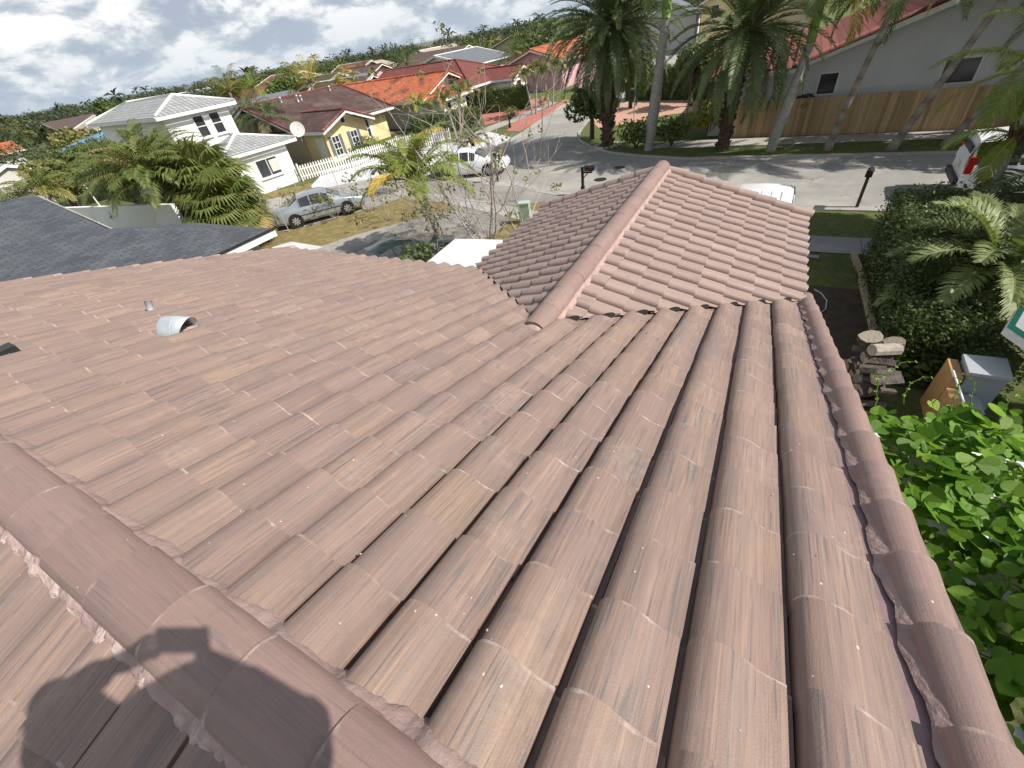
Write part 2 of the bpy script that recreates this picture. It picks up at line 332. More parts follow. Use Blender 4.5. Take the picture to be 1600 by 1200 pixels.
tri_sheet('sidewalk', px((650, 300), (700, 306), (765, 316), (806, 324), (850, 330), (905, 338), (905, 352), (825, 347), (770, 334), (700, 318), (640, 312)), 0.021, 'concrete')
tri_sheet('path', px((425, 387), (455, 378), (505, 386), (470, 400), (430, 400)), 0.02, 'white_drive')
tri_sheet('sidewalk', [(-60, 29.9), (60, 29.9), (60, 28.3), (3, 28.3), (-6.8, 28.3), (-8.2, 29.9), (-10.6, 33), (-12.1, 36)][1:5]+[(-5.5, 29.9)], 0.02, 'concrete')
tri_sheet('sidewalk', [(1.1, 15.2), (60, 15.2), (60, 16.45), (1.1, 16.45)], 0.02, 'walk')
tri_sheet('path', [(1.1, 14.75), (1.9, 14.75), (1.9, 14.98), (1.1, 14.98)], 0.02, 'concrete')
tri_sheet('driveway', [(-6.5, 10.0), (1.0, 10.0), (1.0, 19.3), (-6.5, 19.3)], 0.008, 'concrete')
# red pavers and pale walk along the left side of the side street
tri_sheet('sidewalk', px((700, 222), (745, 205), (800, 184), (862, 160), (872, 160), (815, 186), (760, 208), (712, 228)), 0.02, 'concrete')
tri_sheet('driveway', px((800, 192), (815, 186), (872, 162), (884, 155), (889, 158), (850, 184), (812, 206), (792, 205)), 0.022, 'pavers')
tri_sheet('driveway', px((758, 196), (752, 178), (790, 168), (850, 150), (862, 160), (800, 184)), 0.015, 'pavers')
tri_sheet('driveway', px((905, 168), (945, 160), (1010, 158), (1105, 156), (1110, 172), (1040, 180), (1000, 190), (935, 200), (920, 185)), 0.015, 'pavers_tan')
tri_sheet('garden_bed', [(2.75, 15.1), (4.6, 15.1), (4.6, 9.0), (2.9, 9.0)], 0.03, 'soil')
tri_sheet('yard_soil', [(1.0, 13.0), (2.8, 13.0), (2.9, 6.0), (1.0, 6.0)], 0.006, 'soil')
# raised kerbs
kb = MB()
def kerb(pts, wd=0.16, h=0.13):
    pts = [V((p[0], p[1], 0)) for p in pts]
    for a, b in zip(pts[:-1], pts[1:]):
        d = (b-a).normalized(); n = V((-d.y, d.x, 0))*wd/2
        kb.prism([a-n, b-n, b+n, a+n], 0.0, h+R.uniform(-.002, .002))
kerb([(60, YF), (-4, YF)]+[tuple(p) for p in curve_far]+[(-12.4, 45), (-12.2, 60)], 0.16, 0.10)
tag(kb.build('kerb', 'concrete'), kind='structure')
kb = MB()
kerb([tuple(p) for p in near_kerb]+[(-6.5, YN-.1)], 0.45, 0.03); kerb([(1.0, YN-.1), (60, YN-.1)], 0.4, 0.04)
kerb([tuple(p) for p in left_kerb], 0.4, 0.04)
tag(kb.build('gutter', 'concrete'), kind='structure')
for p, r, lb in (((938, 281), .33, 'largest round iron cover in the asphalt right of the black mailbox'), ((952, 286), .2, 'small dark cover beside the largest iron cover near the mailbox'), ((968, 262), .3, 'dark round cover further out in the road, towards the round lawn kerb')):
    m = MB(); c = at(*p)
    m.add([(r*cos(k*pi/10), r*sin(k*pi/10), 0.0) for k in range(20)]+[(r*.8*cos(k*pi/10), r*.8*sin(k*pi/10), 0.004) for k in range(20)], [tuple(range(20, 40))]+[(k, (k+1) % 20, 20+(k+1) % 20, 20+k) for k in range(20)])
    o = m.build('manhole_cover', 'black'); o.location = (c.x, c.y, 0.018); tag(o, lb, 'manhole cover', 'covers in the street')

# ------------------------------------------------------------------ our tiled house
SL = 0.3114; CS = 1/sqrt(1+SL*SL)
XR0, XR1 = 0.70-34*0.305, 0.70                       # edges of the barrel field; rake tiles stand outside
YR = -0.13; ZR = HC-1.45-SL*YR               # ridge line
YE = 5.95; TW, TE = 0.305, 0.343
WX, WY, WZ = -1.84, 3.46, HC-1.45-SL*3.46    # foot of the wing's ridge
WEND = 9.15
clay = clay_mat('clay_tile', (0.262, 0.184, 0.160), (0.335, 0.232, 0.172), (0.105, 0.102, 0.105))
clayp = clay_mat('clay_ridge', (0.275, 0.182, 0.162), (0.30, 0.203, 0.168), (0.14, 0.125, 0.125), streak=0.6, rough=0.5)
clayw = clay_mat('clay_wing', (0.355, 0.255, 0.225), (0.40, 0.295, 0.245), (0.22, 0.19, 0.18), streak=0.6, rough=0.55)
clayn = clay_mat('clay_wing_shade', (0.30, 0.222, 0.20), (0.33, 0.25, 0.215), (0.20, 0.175, 0.17), streak=0.6, rough=0.6)  # darker copy for the slope turned from the sun; shade in the colour
PROF = [(0, -.024), (.006, -.002), (.030, .034), (.08, .055), (.16, .068), (.26, .073), (.35, .071), (.44, .063), (.53, .051), (.62, .038), (.70, .028), (.78, .022), (.86, .020), (.925, .018), (.93, -.022), (1.0, -.022)]
def tiles(O, u, d, ncol, nrow, seed, hump=1.0, lift0=0.021, cw=TW):
    """one mesh of interlocking barrel tiles; O top corner, u across, d down the slope"""
    rr = random.Random(seed); O = V(O); u = V(u).normalized(); d = V(d).normalized(); n = u.cross(d).normalized()
    if n.z < 0: n = -n
    mb = MB(); P = len(PROF)
    for i in range(ncol):
        for j in range(nrow):
            lift = lift0+rr.uniform(-.005, .006); ju = rr.uniform(-.004, .004); yw = rr.uniform(-.010, .010); tl = rr.uniform(-.003, .003); je = rr.uniform(-.006, .006)
            tint = (rr.random(), rr.random(), rr.random()); ou = rr.uniform(0, 50); ov = rr.uniform(0, 50)
            vs = []; uv = []
            for k, (s0, z0) in enumerate(((-.02, 0.0), (TE*.5, .5), (TE+.028+je, 1.0), (TE+.028+je, 1.0))):
                for (a, h) in PROF:
                    hh = h*hump + lift*z0 + tl*(a-.5)
                    if k == 3: hh -= 0.020
                    p = O+u*((i+a)*cw+ju+yw*s0)+d*(j*TE+s0)+n*hh
                    vs.append(p); uv.append((a*cw+ou, s0+ov+(0.01 if k == 3 else 0), min(1.0, max(0, s0/TE*.93))))
            fs = [(k*P+q, k*P+q+1, (k+1)*P+q+1, (k+1)*P+q) for k in range(3) for q in range(P-1)]
            if (u.cross(d)).z < 0: fs = [f[::-1] for f in fs]
            fs = [f[::-1] for f in fs]
            mb.add(vs, fs, tint, uv)
    return mb
def cut(o, co, no, L=V((0, 0, 0))):
    """cut away the side the normal points to"""
    bm = bmesh.new(); bm.from_mesh(o.data)
    bmesh.ops.bisect_plane(bm, geom=bm.verts[:]+bm.edges[:]+bm.faces[:], plane_co=V(co)-L, plane_no=V(no), clear_outer=True)
    bm.to_mesh(o.data); bm.free()
def join(a, b):
    bm = bmesh.new(); bm.from_mesh(a.data); bm.from_mesh(b.data); bm.to_mesh(a.data); bm.free(); bpy.data.objects.remove(b)
def smooth_tiles(o, ang=35):
    me = o.data; me.polygons.foreach_set('use_smooth', [True]*len(me.polygons))
    bm = bmesh.new(); bm.from_mesh(me)
    for e in bm.edges:
        if len(e.link_faces) == 2 and e.calc_face_angle(0) > rad(ang): e.smooth = False
    bm.to_mesh(me); bm.free()
BX = V((-4.4, 3.0, 0))
home = thing('tiled_house', BX, 'house under the camera with pinkish brown barrel tile roof and a projecting wing', 'house')
dn = V((0, CS, -SL*CS)); dnb = V((0, -CS, -SL*CS))
ncol = 34; nrow = 18
slope_rows_O = V((XR0, YR+0.02, ZR-0.006))
YOFF = 0.10
def field(seed):
    mb = tiles((XR0, YR+.05, ZR-SL*.05), (1, 0, 0), dn, ncol, nrow, seed); return mb
A = field(3).build('front_slope', clay, home, world=True); Bq = field(3).build('front_slope', clay, home, world=True)
gap = 0.05
cut(A, (WX, 0, 0), (1, 0, 0), BX); cut(A, (WX, WY-.01, 0), V((1, 1, 0)).normalized(), BX)
cut(Bq, (WX, 0, 0), (-1, 0, 0), BX); cut(Bq, (WX, WY-.01, 0), V((-1, 1, 0)).normalized(), BX)
join(A, Bq); cut(A, (0, YE+.12, 0), (0, 1, 0), BX); smooth_tiles(A)
Bk = tiles((XR0, YR-.05, ZR-SL*.05), (1, 0, 0), dnb, ncol, 17, 11).build('back_slope', clay, home, world=True); smooth_tiles(Bk)
# wing
wl = V((-CS, 0, -SL*CS)); wr = V((CS, 0, -SL*CS)); nwc = 26; NW = 8
O0 = V((WX, WEND-nwc*0.285, WZ)); 
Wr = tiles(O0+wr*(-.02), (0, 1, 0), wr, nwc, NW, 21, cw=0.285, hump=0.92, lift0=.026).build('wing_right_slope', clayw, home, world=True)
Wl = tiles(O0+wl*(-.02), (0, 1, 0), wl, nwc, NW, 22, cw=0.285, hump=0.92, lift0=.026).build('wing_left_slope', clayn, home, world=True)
cut(Wr, (WX, WY-.02, 0), V((1, -1, 0)).normalized(), BX); cut(Wl, (WX, WY-.02, 0), V((-1, -1, 0)).normalized(), BX)
smooth_tiles(Wr); smooth_tiles(Wl)
# decks under the tiles
dk = MB(); e = 0.042
def zf(y): return HC-1.45-SL*abs(y-YR)-SL*YR-e*1.05 if True else 0
def zm(y): return ZR-SL*abs(y-YR)-e
XL, XR_ = XR0-.12, XR1+.18
def zw(x): return WZ-SL*abs(x-WX)-e
hw = 2.64
dk.add([(XL, YR, zm(YR)), (WX, YR, zm(YR)), (WX, WY, zm(WY)), (WX-(YE-WY), YE, zm(YE)), (XL, YE, zm(YE))], [(0, 1, 2, 3, 4)])
dk.add([(WX, YR, zm(YR)), (XR_, YR, zm(YR)), (XR_, WY+XR_-WX, zm(WY+XR_-WX)), (WX, WY, zm(WY))], [(0, 1, 2, 3)])
dk.add([(XL, YR, zm(YR)), (XR_, YR, zm(YR)), (XR_, -5.8, zm(-5.8)), (XL, -5.8, zm(-5.8))], [(3, 2, 1, 0)])
dk.add([(WX, WY, zw(WX)), (WX+hw, WY+hw, zw(WX+hw)), (WX+hw, WEND, zw(WX+hw)), (WX, WEND, zw(WX))], [(0, 1, 2, 3)])
dk.add([(WX, WY, zw(WX)), (WX, WEND, zw(WX)), (WX-hw, WEND, zw(WX-hw)), (WX-hw, WY+hw, zw(WX-hw))], [(0, 1, 2, 3)])
dk.build('roof_deck', 'deck', home, world=True)
vm = MB()
for s_ in (1, -1):
    P_ = [V((WX, WY, WZ)), V((WX+s_*2.62, WY+2.62, WZ-SL*2.62))]; dv = (P_[1]-P_[0]); nn_ = V((-s_, 1, 0)).normalized(); K = 90; vs = []
    for i in range(K+1):
        p = P_[0]+dv*(i/K)
        for q, off in enumerate((-.07, -.035, 0, .035, .07)): vs.append(p+nn_*off+V((0, 0, .012+.012*(2-abs(q-2))*.5+R.uniform(-.004, .004))))
    vm.add(vs, [(i*5+q, i*5+q+1, (i+1)*5+q+1, (i+1)*5+q) for i in range(K) for q in range(4)])
vm = vm.build('valley_mortar', 'mortar', home, world=True)
for k in range(8):
    xk = XR1-(k+.52)*TW+.02; yk = WY+(xk-WX)-.035
    if k == 7 and False: continue
    o = MB(); z_ = ZR-SL*(yk-YR); rx, rz2 = .075*(1.0 if k > 3 else .8), .036; o.add([(xk+rx*cos(j*pi/8), yk+.010+rx*.75*cos(j*pi/8)+.02*sin(j*pi/8), z_+.060+rz2*sin(j*pi/8)) for j in range(16)], [tuple(range(16))]); o.build('valley_hole_shade', 'black', vm).location = -BX  # flat black ellipse paints the dark inside an open tile end
# barrel runs: ridge caps and rake tiles
def barrels(P0, P1, r, expo, seed, up=V((0, 0, 1)), arc=(0.0, pi), flare=1.07, lift=0.016, squash=1.0, n=14, endcap=True):
    rr = random.Random(seed); P0 = V(P0); P1 = V(P1); d = (P1-P0).normalized(); L = (P1-P0).length
    s = d.cross(up).normalized(); nn = s.cross(d).normalized(); mb = MB(); k = max(1, int(round(L/expo))); ex = L/k
    for i in range(k):
        tint = (rr.random(), rr.random()*.6, rr.random()); ou, ov = rr.uniform(0, 50), rr.uniform(0, 50); vs = []; uv = []
        off = s*rr.uniform(-.006, .006); lf = lift+rr.uniform(-.003, .004)
        secs = [(-.03, .97, 0.0, 0), (ex*.5, (1+flare)/2, .5, 0), (ex+.035, flare, 1.0, 0), (ex+.035, flare, 1.0, -.017)]
        for (t, rf, z0, dr) in secs:
            for q in range(n+1):
                an = arc[0]+(arc[1]-arc[0])*q/n; rad_ = r*rf+dr
                vs.append(P0+d*(i*ex+t)+off+s*cos(an)*rad_+nn*(sin(an)*rad_*squash+lf*z0)); uv.append((an*r+ou, t+ov, min(1.0, max(0, t/ex*.93))))
        fs = [(a*(n+1)+q, a*(n+1)+q+1, (a+1)*(n+1)+q+1, (a+1)*(n+1)+q) for a in range(3) for q in range(n)]
        mb.add(vs, fs, tint, uv)
        if endcap and i in (0, k-1):
            t = -.03 if i == 0 else ex+.033; c = [P0+d*(i*ex+t)+s*cos(a_)*r+nn*(sin(a_)*r*squash) for a_ in [arc[0]+(arc[1]-arc[0])*q/n for q in range(n+1)]]
            mb.add(c, [tuple(range(len(c)))], tint)
    return mb
def ragged(P0, P1, side, wd, th, seed, step=0.022, amp=0.5, pitch=None):
    """hand-laid mortar: a lumpy strip with a torn edge; side = direction it spreads"""
    rr = random.Random(seed); P0 = V(P0); P1 = V(P1); d = (P1-P0).normalized(); L = (P1-P0).length; k = int(L/step); side = V(side).normalized(); up = d.cross(side); up = up if up.z > 0 else -up
    mb = MB(); vs = []; ph = rr.uniform(0, 9); jag = 0
    for i in range(k+1):
        t = i*step
        if i % 3 == 0 or i == 0: tgt_ = rr.uniform(-1, 1)*(1 if rr.random() < .6 else .4)
        jag = jag*.5+tgt_*.5+rr.uniform(-.12, .12)
        e = wd*(1+amp*(jag*.9+.35*sin(t*7+ph)+.25*sin(t*17+ph*2)))
        if pitch: e += wd*0.55*max(0, sin(2*pi*t/pitch+ph))**2
        for q, (a, h) in enumerate(((0, 1.0), (.3, .95), (.6, .8), (.85, .55), (1.0, .15), (1.0, -.8))):
            vs.append(P0+d*t+side*(e*a)+up*(th*h*(1+.35*rr.uniform(-1, 1)*(0 < q < 4))))
    mb.add(vs, [(i*6+q, i*6+q+1, (i+1)*6+q+1, (i+1)*6+q) for i in range(k) for q in range(5)])
    return mb
RR_ = 0.128
zc_ = ZR+0.035
def prof_h(u0):
    u0 = u0 % 1.0
    for (a0, h0), (a1, h1) in zip(PROF[:-1], PROF[1:]):
        if a0 <= u0 <= a1: return h0+(h1-h0)*(u0-a0)/(a1-a0+1e-9)
    return 0.0
def skirt(P, sg, y0, seed, step=.012, chips=False):
    """mortar packed between the ridge cap and the humps and pans of the tiles, with a torn front edge"""
    rr = random.Random(seed); mb = MB(); vs = []; x = P[0]; jag = 0; k = 0; M_ = 7
    while x > XL:
        jag = jag*.7+rr.uniform(-1, 1)*.3; u0 = (x-XR0)/TW; h = sum(prof_h(u0+q) for q in (-.1, -.05, 0, .05, .1))/5
        h = max(h, -.004)
        out = .058+.026*(.075-max(0, h))/.075+.020*jag+.008*sin(x*9)
        if chips:
            if k % 4 == 0: tg = rr.uniform(-.6, 1.0)
            jag = jag*.4+tg*.6; out = .068+max(-.07, .034*jag)+rr.uniform(-.004, .004)
        for q in range(M_):
            a = q/(M_-1); y = y0-.035+(out+.035)*a
            top = .085*(1-a)+ (h+.016)*a if a < .99 else h-.03
            if chips: top = .080*(1-a)+(h+.016)*a-(.012 if jag < -.1 else 0) if q < M_-1 else h-.01
            top = top+.012*sin(pi*a)+rr.uniform(-.0025, .0025)*(0 < q < M_-1)
            vs.append((x, P[1]+sg*y, ZR-SL*y+top))
        x -= step; k += 1
    fs = [(i*M_+q, i*M_+q+1, (i+1)*M_+q+1, (i+1)*M_+q) for i in range(k-1) for q in range(M_-1)]
    mb.add(vs, fs); return mb
barrels((XR1+.18, YR, zc_), (XL, YR, zc_), RR_, 0.375, 5, squash=.60, flare=1.03, lift=.008).build('ridge_cap', clayp, home, smooth=False, world=True)
o = bpy.data.objects['ridge_cap']; smooth_tiles(o)
skirt((XR1+.1, YR, 0), 1, .10, 31).build('mortar', 'mortar', o, smooth=True, world=False)
bpy.data.objects['mortar'].data.transform(Matrix.Translation(-BX))
q_ = skirt((XR1+.1, YR, 0), -1, .10, 32).build('mortar', 'pale_mortar2', o, smooth=True); q_.data.transform(Matrix.Translation(-BX))
q_ = skirt((XR1+.1, YR, 0), -1, .10, 47, chips=True).build('mortar', 'pale_mortar', o, smooth=False); q_.data.transform(Matrix.Translation(-BX))
# wing ridge cap, with a rounded plug where it dies into the front slope
wc = barrels((WX, WY-.16, WZ+.045), (WX, WEND+.03, WZ+.045), 0.145, 0.40, 6, squash=.95, flare=.985, lift=-.006).build('wing_ridge_cap', clayp, home, world=True); smooth_tiles(wc)
pl = MB(); pl.ball((WX, WY-.16, WZ+.02), 0.15, 16, 10, (1, .7, .9)); pl.build('mortar', 'pale_mortar', wc, smooth=True, world=False).data.transform(Matrix.Translation(-BX))
pl = MB(); pl.ball((WX, WEND+.03, WZ+.045), 0.135, 16, 10, (1, .35, .95)); pl.build('mortar', 'mortar', wc, smooth=True).data.transform(Matrix.Translation(-BX))
q_ = ragged((WX+.125, WY, WZ+.022), (WX+.125, WEND, WZ+.022), wr, 0.055, 0.03, 33, pitch=.285, amp=.35).build('mortar', 'pale_mortar2', wc, smooth=True); q_.data.transform(Matrix.Translation(-BX))
q_ = ragged((WX-.125, WY, WZ+.022), (WX-.125, WEND, WZ+.022), wl, 0.055, 0.03, 34, pitch=.285, amp=.35).build('mortar', 'mortar', wc, smooth=True); q_.data.transform(Matrix.Translation(-BX))
# right rake: mortar bed then barrel tiles; left rake the same, smaller
def mp(y, dz=0.0, x=0.0): return V((x, y, ZR-SL*abs(y-YR)+dz))
ya, yb = YR+.1, WY+XR1-WX+.22
bed = MB(); bed.add([mp(ya, .012, XR1-.03), mp(ya, .012, XR1+.22), mp(yb, .012, XR1+.22), mp(yb, .012, XR1-.03)], [(0, 1, 2, 3)])
bed.add([mp(ya, .012, XR1+.22), mp(ya, -.22, XR1+.22), mp(yb, -.22, XR1+.22), mp(yb, .012, XR1+.22)], [(0, 1, 2, 3)])
bed.build('rake_mortar', 'plum_mortar', home, world=True)
rk = barrels(mp(ya, -.004, XR1+.118), mp(yb, -.004, XR1+.118), 0.078, TE, 8, flare=1.10, lift=.032, squash=.92).build('rake_tiles', clayp, home, world=True); smooth_tiles(rk)
q_ = ragged(mp(ya, .050, XR1+.070), mp(yb, .050, XR1+.070), (-1, 0, -.45), 0.062, 0.006, 35, amp=.28, step=.02).build('mortar', 'mortar', rk); q_.data.transform(Matrix.Translation(-BX))
rk = barrels(mp(ya, -.005, XR0+.02), mp(YE+.05, -.005, XR0+.02), 0.075, TE, 9, flare=1.10, lift=.02).build('rake_tiles', clayw, home, world=True); smooth_tiles(rk)
# wing far rakes
def wp(x, dz=0): return V((x, WEND+.03, WZ-SL*abs(x-WX)+dz))
for s_ in (1, -1):
    rk = barrels(wp(WX+s_*.12, .035), wp(WX+s_*(NW*TE*CS+.03), .035), 0.088, TE, 12+s_, flare=1.08, lift=.024).build('wing_rake_tiles', clayw if s_ > 0 else clayn, home, world=True); smooth_tiles(rk)
# eave fascia, soffit and walls
fa = MB(); zE = ZR-SL*(YE-YR)
fa.box(((XL+WX-hw)/2, YE, zE-.14), (WX-hw-XL, .04, .2)); fa.build('fascia', 'white_trim', home, world=True); fa = MB()
fa.box((WX+hw-.09, (WY+hw+WEND)/2, zw(WX+hw)-.12), (.04, WEND-WY-hw, .2)); fa.build('fascia', 'white_trim', home, world=True); fa = MB()
fa.box((WX-hw, (WY+hw+WEND)/2, zw(WX-hw)-.12), (.04, WEND-WY-hw, .2))
fa.build('fascia', 'white_trim', home, world=True); fa = MB()
fa.extr([(XR_, YR, zm(YR)-.01), (XR_, WY+XR_-WX, zm(WY+XR_-WX)-.01), (XR_, WY+XR_-WX, zm(WY+XR_-WX)-.22), (XR_, YR, zm(YR)-.22)], (.03, 0, 0))
fa.build('fascia', 'white_trim', home, world=True); fa = MB()
fa.extr([(XR_, YR, zm(YR)-.01), (XR_, -5.8, zm(-5.8)-.01), (XR_, -5.8, zm(-5.8)-.22), (XR_, YR, zm(YR)-.22)], (.03, 0, 0))
fa.build('fascia', 'white_trim', home, world=True); fa = MB()
fa.extr([(XL, YR, zm(YR)-.01), (XL, YE, zm(YE)-.01), (XL, YE, zm(YE)-.22), (XL, YR, zm(YR)-.22)], (.03, 0, 0))
fa.build('fascia', 'white_trim', home, world=True)
wa = MB(); wa.prism([(XL+.5, -5.3), (XR_-.35, -5.3), (XR_-.35, YE-.5), (XL+.5, YE-.5)], 0, zE-.08)
wa.prism([(WX-hw+.45, YE-.5), (WX+hw-.45, YE-.5), (WX+hw-.45, WEND-.45), (WX-hw+.45, WEND-.45)], 0, zE-.1)
wa.extr([(XR_-.35, -5.3, zE-.08), (XR_-.35, YE-.5, zE-.08), (XR_-.35, YR, ZR-.12)], (-.2, 0, 0)); wa.extr([(XL+.5, -5.3, zE-.08), (XL+.5, YE-.5, zE-.08), (XL+.5, YR, ZR-.12)], (.2, 0, 0))
wa.extr([(WX-hw+.45, WEND-.45, zE-.1), (WX+hw-.45, WEND-.45, zE-.1), (WX, WEND-.45, WZ-.15)], (0, -.2, 0))
wa.build('wall', 'pale_wall', home, world=True)
# roof vent hood, pipe, small flashing
def onroof(pxx, pyy, dz=0.0):
    r = ray(pxx, pyy); n = V((0, SL, 1)); k = (-1.45+dz)/(n.dot(r)); q = r*k; return V((q.x, q.y, q.z+HC))
vc = onroof(281, 522, .02)
vr = 0.135; vh = MB(); nn = V((0, SL, 1)).normalized(); ax = V((.86, .46, 0)).normalized(); ax = (ax-nn*ax.dot(nn)).normalized(); sd_ = nn.cross(ax)
prof_v = lambda a, f=1.0: sd_*cos(a)*.15*f+nn*(sin(a)*.185*f)
SEG = 20; vs = []; secs = [(-.10-.05*cos(q_*pi/10), sin(q_*pi/10)) for q_ in range(1, 5)]+[(-.10, 1.0), (.02, 1.0), (.02, .975), (.13, .975)]
for si, (t, f) in enumerate(secs):
    for k in range(SEG+1):
        a = pi*k/SEG; tt = t+(.07*sin(a)-.04 if si == len(secs)-1 else 0); vs.append(vc+ax*tt+prof_v(a, max(f, .3)))
ns_ = len(secs); fs = [(i*(SEG+1)+k, i*(SEG+1)+k+1, (i+1)*(SEG+1)+k+1, (i+1)*(SEG+1)+k) for i in range(ns_-1) for k in range(SEG)]
vh.add(vs, fs); vh.add([vc+ax*secs[0][0]+prof_v(pi*k/SEG, .3) for k in range(SEG+1)], [tuple(range(SEG+1))])
hood = vh.build('vent_hood', 'galv', home, smooth=False, world=True); smooth_tiles(hood)
mo = hood.modifiers.new('s', 'SOLIDIFY'); mo.thickness = .006
fl = MB(); fl.ball(vc-nn*.03, .2, 14, 6, (1.15, .95, .38)); q_ = fl.build('mortar', 'pale_mortar', hood, smooth=True); q_.data.transform(Matrix.Translation(-BX))
pc = onroof(238, 492, .02); fl = MB(); fl.tube([pc-nn*.05, pc+nn*.15+V((-.04, .02, 0))], .036, 12); fl.build('vent_pipe', 'galv', home, smooth=True, world=True)
fl = MB(); c = onroof(2, 552, .05); fl.box(c, (.16, .2, .07), M=Matrix.Rotation(0, 3, 'Z')); fl.build('roof_vent', 'black', home, world=True)
# paint flecks, bits of mortar and dry leaves lying on the tiles
sc_ = MB()
for i in range(420):
    y = R.uniform(.1, 3.6) if R.random() < .7 else R.uniform(.1, 5.6); x = R.uniform(-6, .6)
    if y > WY+abs(x-WX)-.15: continue
    c = V((x, y, ZR-SL*(y-YR)+.085)); r_ = R.uniform(.002, .006); u0 = ((x-XR0)/TW) % 1.0; h = 0
    for (a0, h0), (a1, h1) in zip(PROF[:-1], PROF[1:]):
        if a0 <= u0 <= a1: h = h0+(h1-h0)*(u0-a0)/(a1-a0+1e-9)
    if h < .015: continue
    row = ((y-(YR+.05))/CS/TE) % 1.0; c.z = ZR-SL*(y-YR)+h+.021*row+.002; a = R.uniform(0, 6.3)
    sc_.add([c+V((cos(a+b_)*r_*s1, sin(a+b_)*r_, R.uniform(0, .004)-SL*sin(a+b_)*r_)) for b_, s1 in ((0, 1.6), (1.7, 1), (3.1, 1.4), (4.6, 1))], [(0, 1, 2, 3)])
tag(sc_.build('roof_debris', 'pale_mortar'), 'tiny pale flecks of dried mortar and paint scattered over the tiles', 'debris', kind='stuff')
# ------------------------------------------------------------------ neighbouring houses
def roof_mat(name, c1, c2, c3=None, per=0.3, scale=1.2, rough=0.75, shingle=False, dark=0.45):
    m = bpy.data.materials.new(name); m.use_nodes = True; t = m.node_tree; b = t.nodes['Principled BSDF']
    a = N(t, 'ShaderNodeAttribute', attribute_name='uvw'); uv = a.outputs['Vector']
    n = noise(t, uv, scale, 6, 0.6); c = mix(t, ramp(t, n, [(.4, 0.0), (.6, 1.0)]), c1, c2)
    if c3: c = mix(t, ramp(t, noise(t, uv, scale*.3, 5, .7), [(.50, 0.0), (.60, 1.0)]), c, c3)
    br = N(t, 'ShaderNodeTexBrick'); t.links.new(uv, br.inputs['Vector'])
    br.inputs['Scale'].default_value = 1.0; br.offset = 0.5 if shingle else 0.0
    br.inputs['Brick Width'].default_value = 0.30 if shingle else per; br.inputs['Row Height'].default_value = 0.14 if shingle else 0.37
    br.inputs['Mortar Size'].default_value = 0.012 if shingle else 0.03; br.inputs['Mortar Smooth'].default_value = 0.3
    br.inputs['Color1'].default_value = (1, 1, 1, 1); br.inputs['Color2'].default_value = ((0.62,)*3 if shingle else (0.78,)*3)+(1,)
    br.inputs['Mortar'].default_value = (dark, dark, dark, 1); br.inputs['Bias'].default_value = -0.1
    c = mix(t, 1.0, c, br.outputs[0], 'MULTIPLY'); t.links.new(c, b.inputs['Base Color']); b.inputs['Roughness'].default_value = rough
    bn = N(t, 'ShaderNodeBump'); bn.inputs['Distance'].default_value = 0.03; t.links.new(br.outputs[0], bn.inputs['Height']); t.links.new(bn.outputs[0], b.inputs['Normal'])
    MATS[name] = m
roof_mat('shingle', (0.075, 0.085, 0.10), (0.10, 0.11, 0.125), shingle=True, rough=0.9, dark=.55)
roof_mat('roof_white', (0.40, 0.41, 0.41), (0.34, 0.35, 0.36), dark=.40)
roof_mat('roof_brown', (0.105, 0.055, 0.045), (0.075, 0.042, 0.036), (0.15, 0.10, 0.08), dark=.55)
roof_mat('roof_orange', (0.62, 0.175, 0.065), (0.50, 0.13, 0.05), (0.20, 0.07, 0.04), scale=2.2, dark=.5)
roof_mat('roof_maroon', (0.23, 0.065, 0.05), (0.19, 0.055, 0.045), dark=.5)
roof_mat('roof_red', (0.33, 0.10, 0.085), (0.24, 0.075, 0.06), (0.15, 0.05, 0.045), dark=.4)
roof_mat('roof_slate', (0.14, 0.16, 0.18), (0.17, 0.19, 0.21), dark=.7)
roof_mat('roof_dim', (0.13, 0.085, 0.07), (0.10, 0.068, 0.06), dark=.6)
roof_mat('roof_tan', (0.50, 0.40, 0.30), (0.44, 0.35, 0.27), dark=.7)
def uvface(mb, pts, tint=(0, .5, .5)):
    """face with uvw = metres across / up the slope"""
    p = [V(q) for q in pts]; n = (p[1]-p[0]).cross(p[2]-p[0]).normalized()
    a = V((0, 0, 1)).cross(n); a = a.normalized() if a.length > 1e-4 else V((1, 0, 0)); b = n.cross(a)
    mb.add(p, [tuple(range(len(p)))], tint, [(q.dot(a), q.dot(b), 0) for q in p])
def roof_shape(W, D, ze, zr, axis='u', hip=(False, False), oh=0.45, th=0.16):
    """ridge along u (front direction) or v (depth). local: u -> x, v -> y; box 0..W, 0..D (v grows backwards)"""
    x0, x1, y0, y1 = -oh, W+oh, -oh, D+oh
    if axis == 'u':
        ym = D/2; run = D/2+oh; xa = x0+(run if hip[0] else 0); xb = x1-(run if hip[1] else 0)
        A, B = (xa, ym, zr), (xb, ym, zr)
        fc = [[(x0, y0, ze), (x1, y0, ze), B, A], [(x1, y1, ze), (x0, y1, ze), A, B], [(x0, y1, ze), (x0, y0, ze), A], [(x1, y0, ze), (x1, y1, ze), B]]
        gab = [None, None, None if hip[0] else 0, None if hip[1] else 1]
    else:
        xm = W/2; run = W/2+oh; ya = y0+(run if hip[0] else 0); yb = y1-(run if hip[1] else 0)
        A, B = (xm, ya, zr), (xm, yb, zr)
        fc = [[(x0, y1, ze), (x0, y0, ze), A, B], [(x1, y0, ze), (x1, y1, ze), B, A], [(x0, y0, ze), (x1, y0, ze), A], [(x1, y1, ze), (x0, y1, ze), B]]
        gab = [None, None, None if hip[0] else 0, None if hip[1] else 1]
    return fc, gab, (A, B)
def cyl_line(mb, a, b, r, n=8): mb.tube([a, b], r, n)
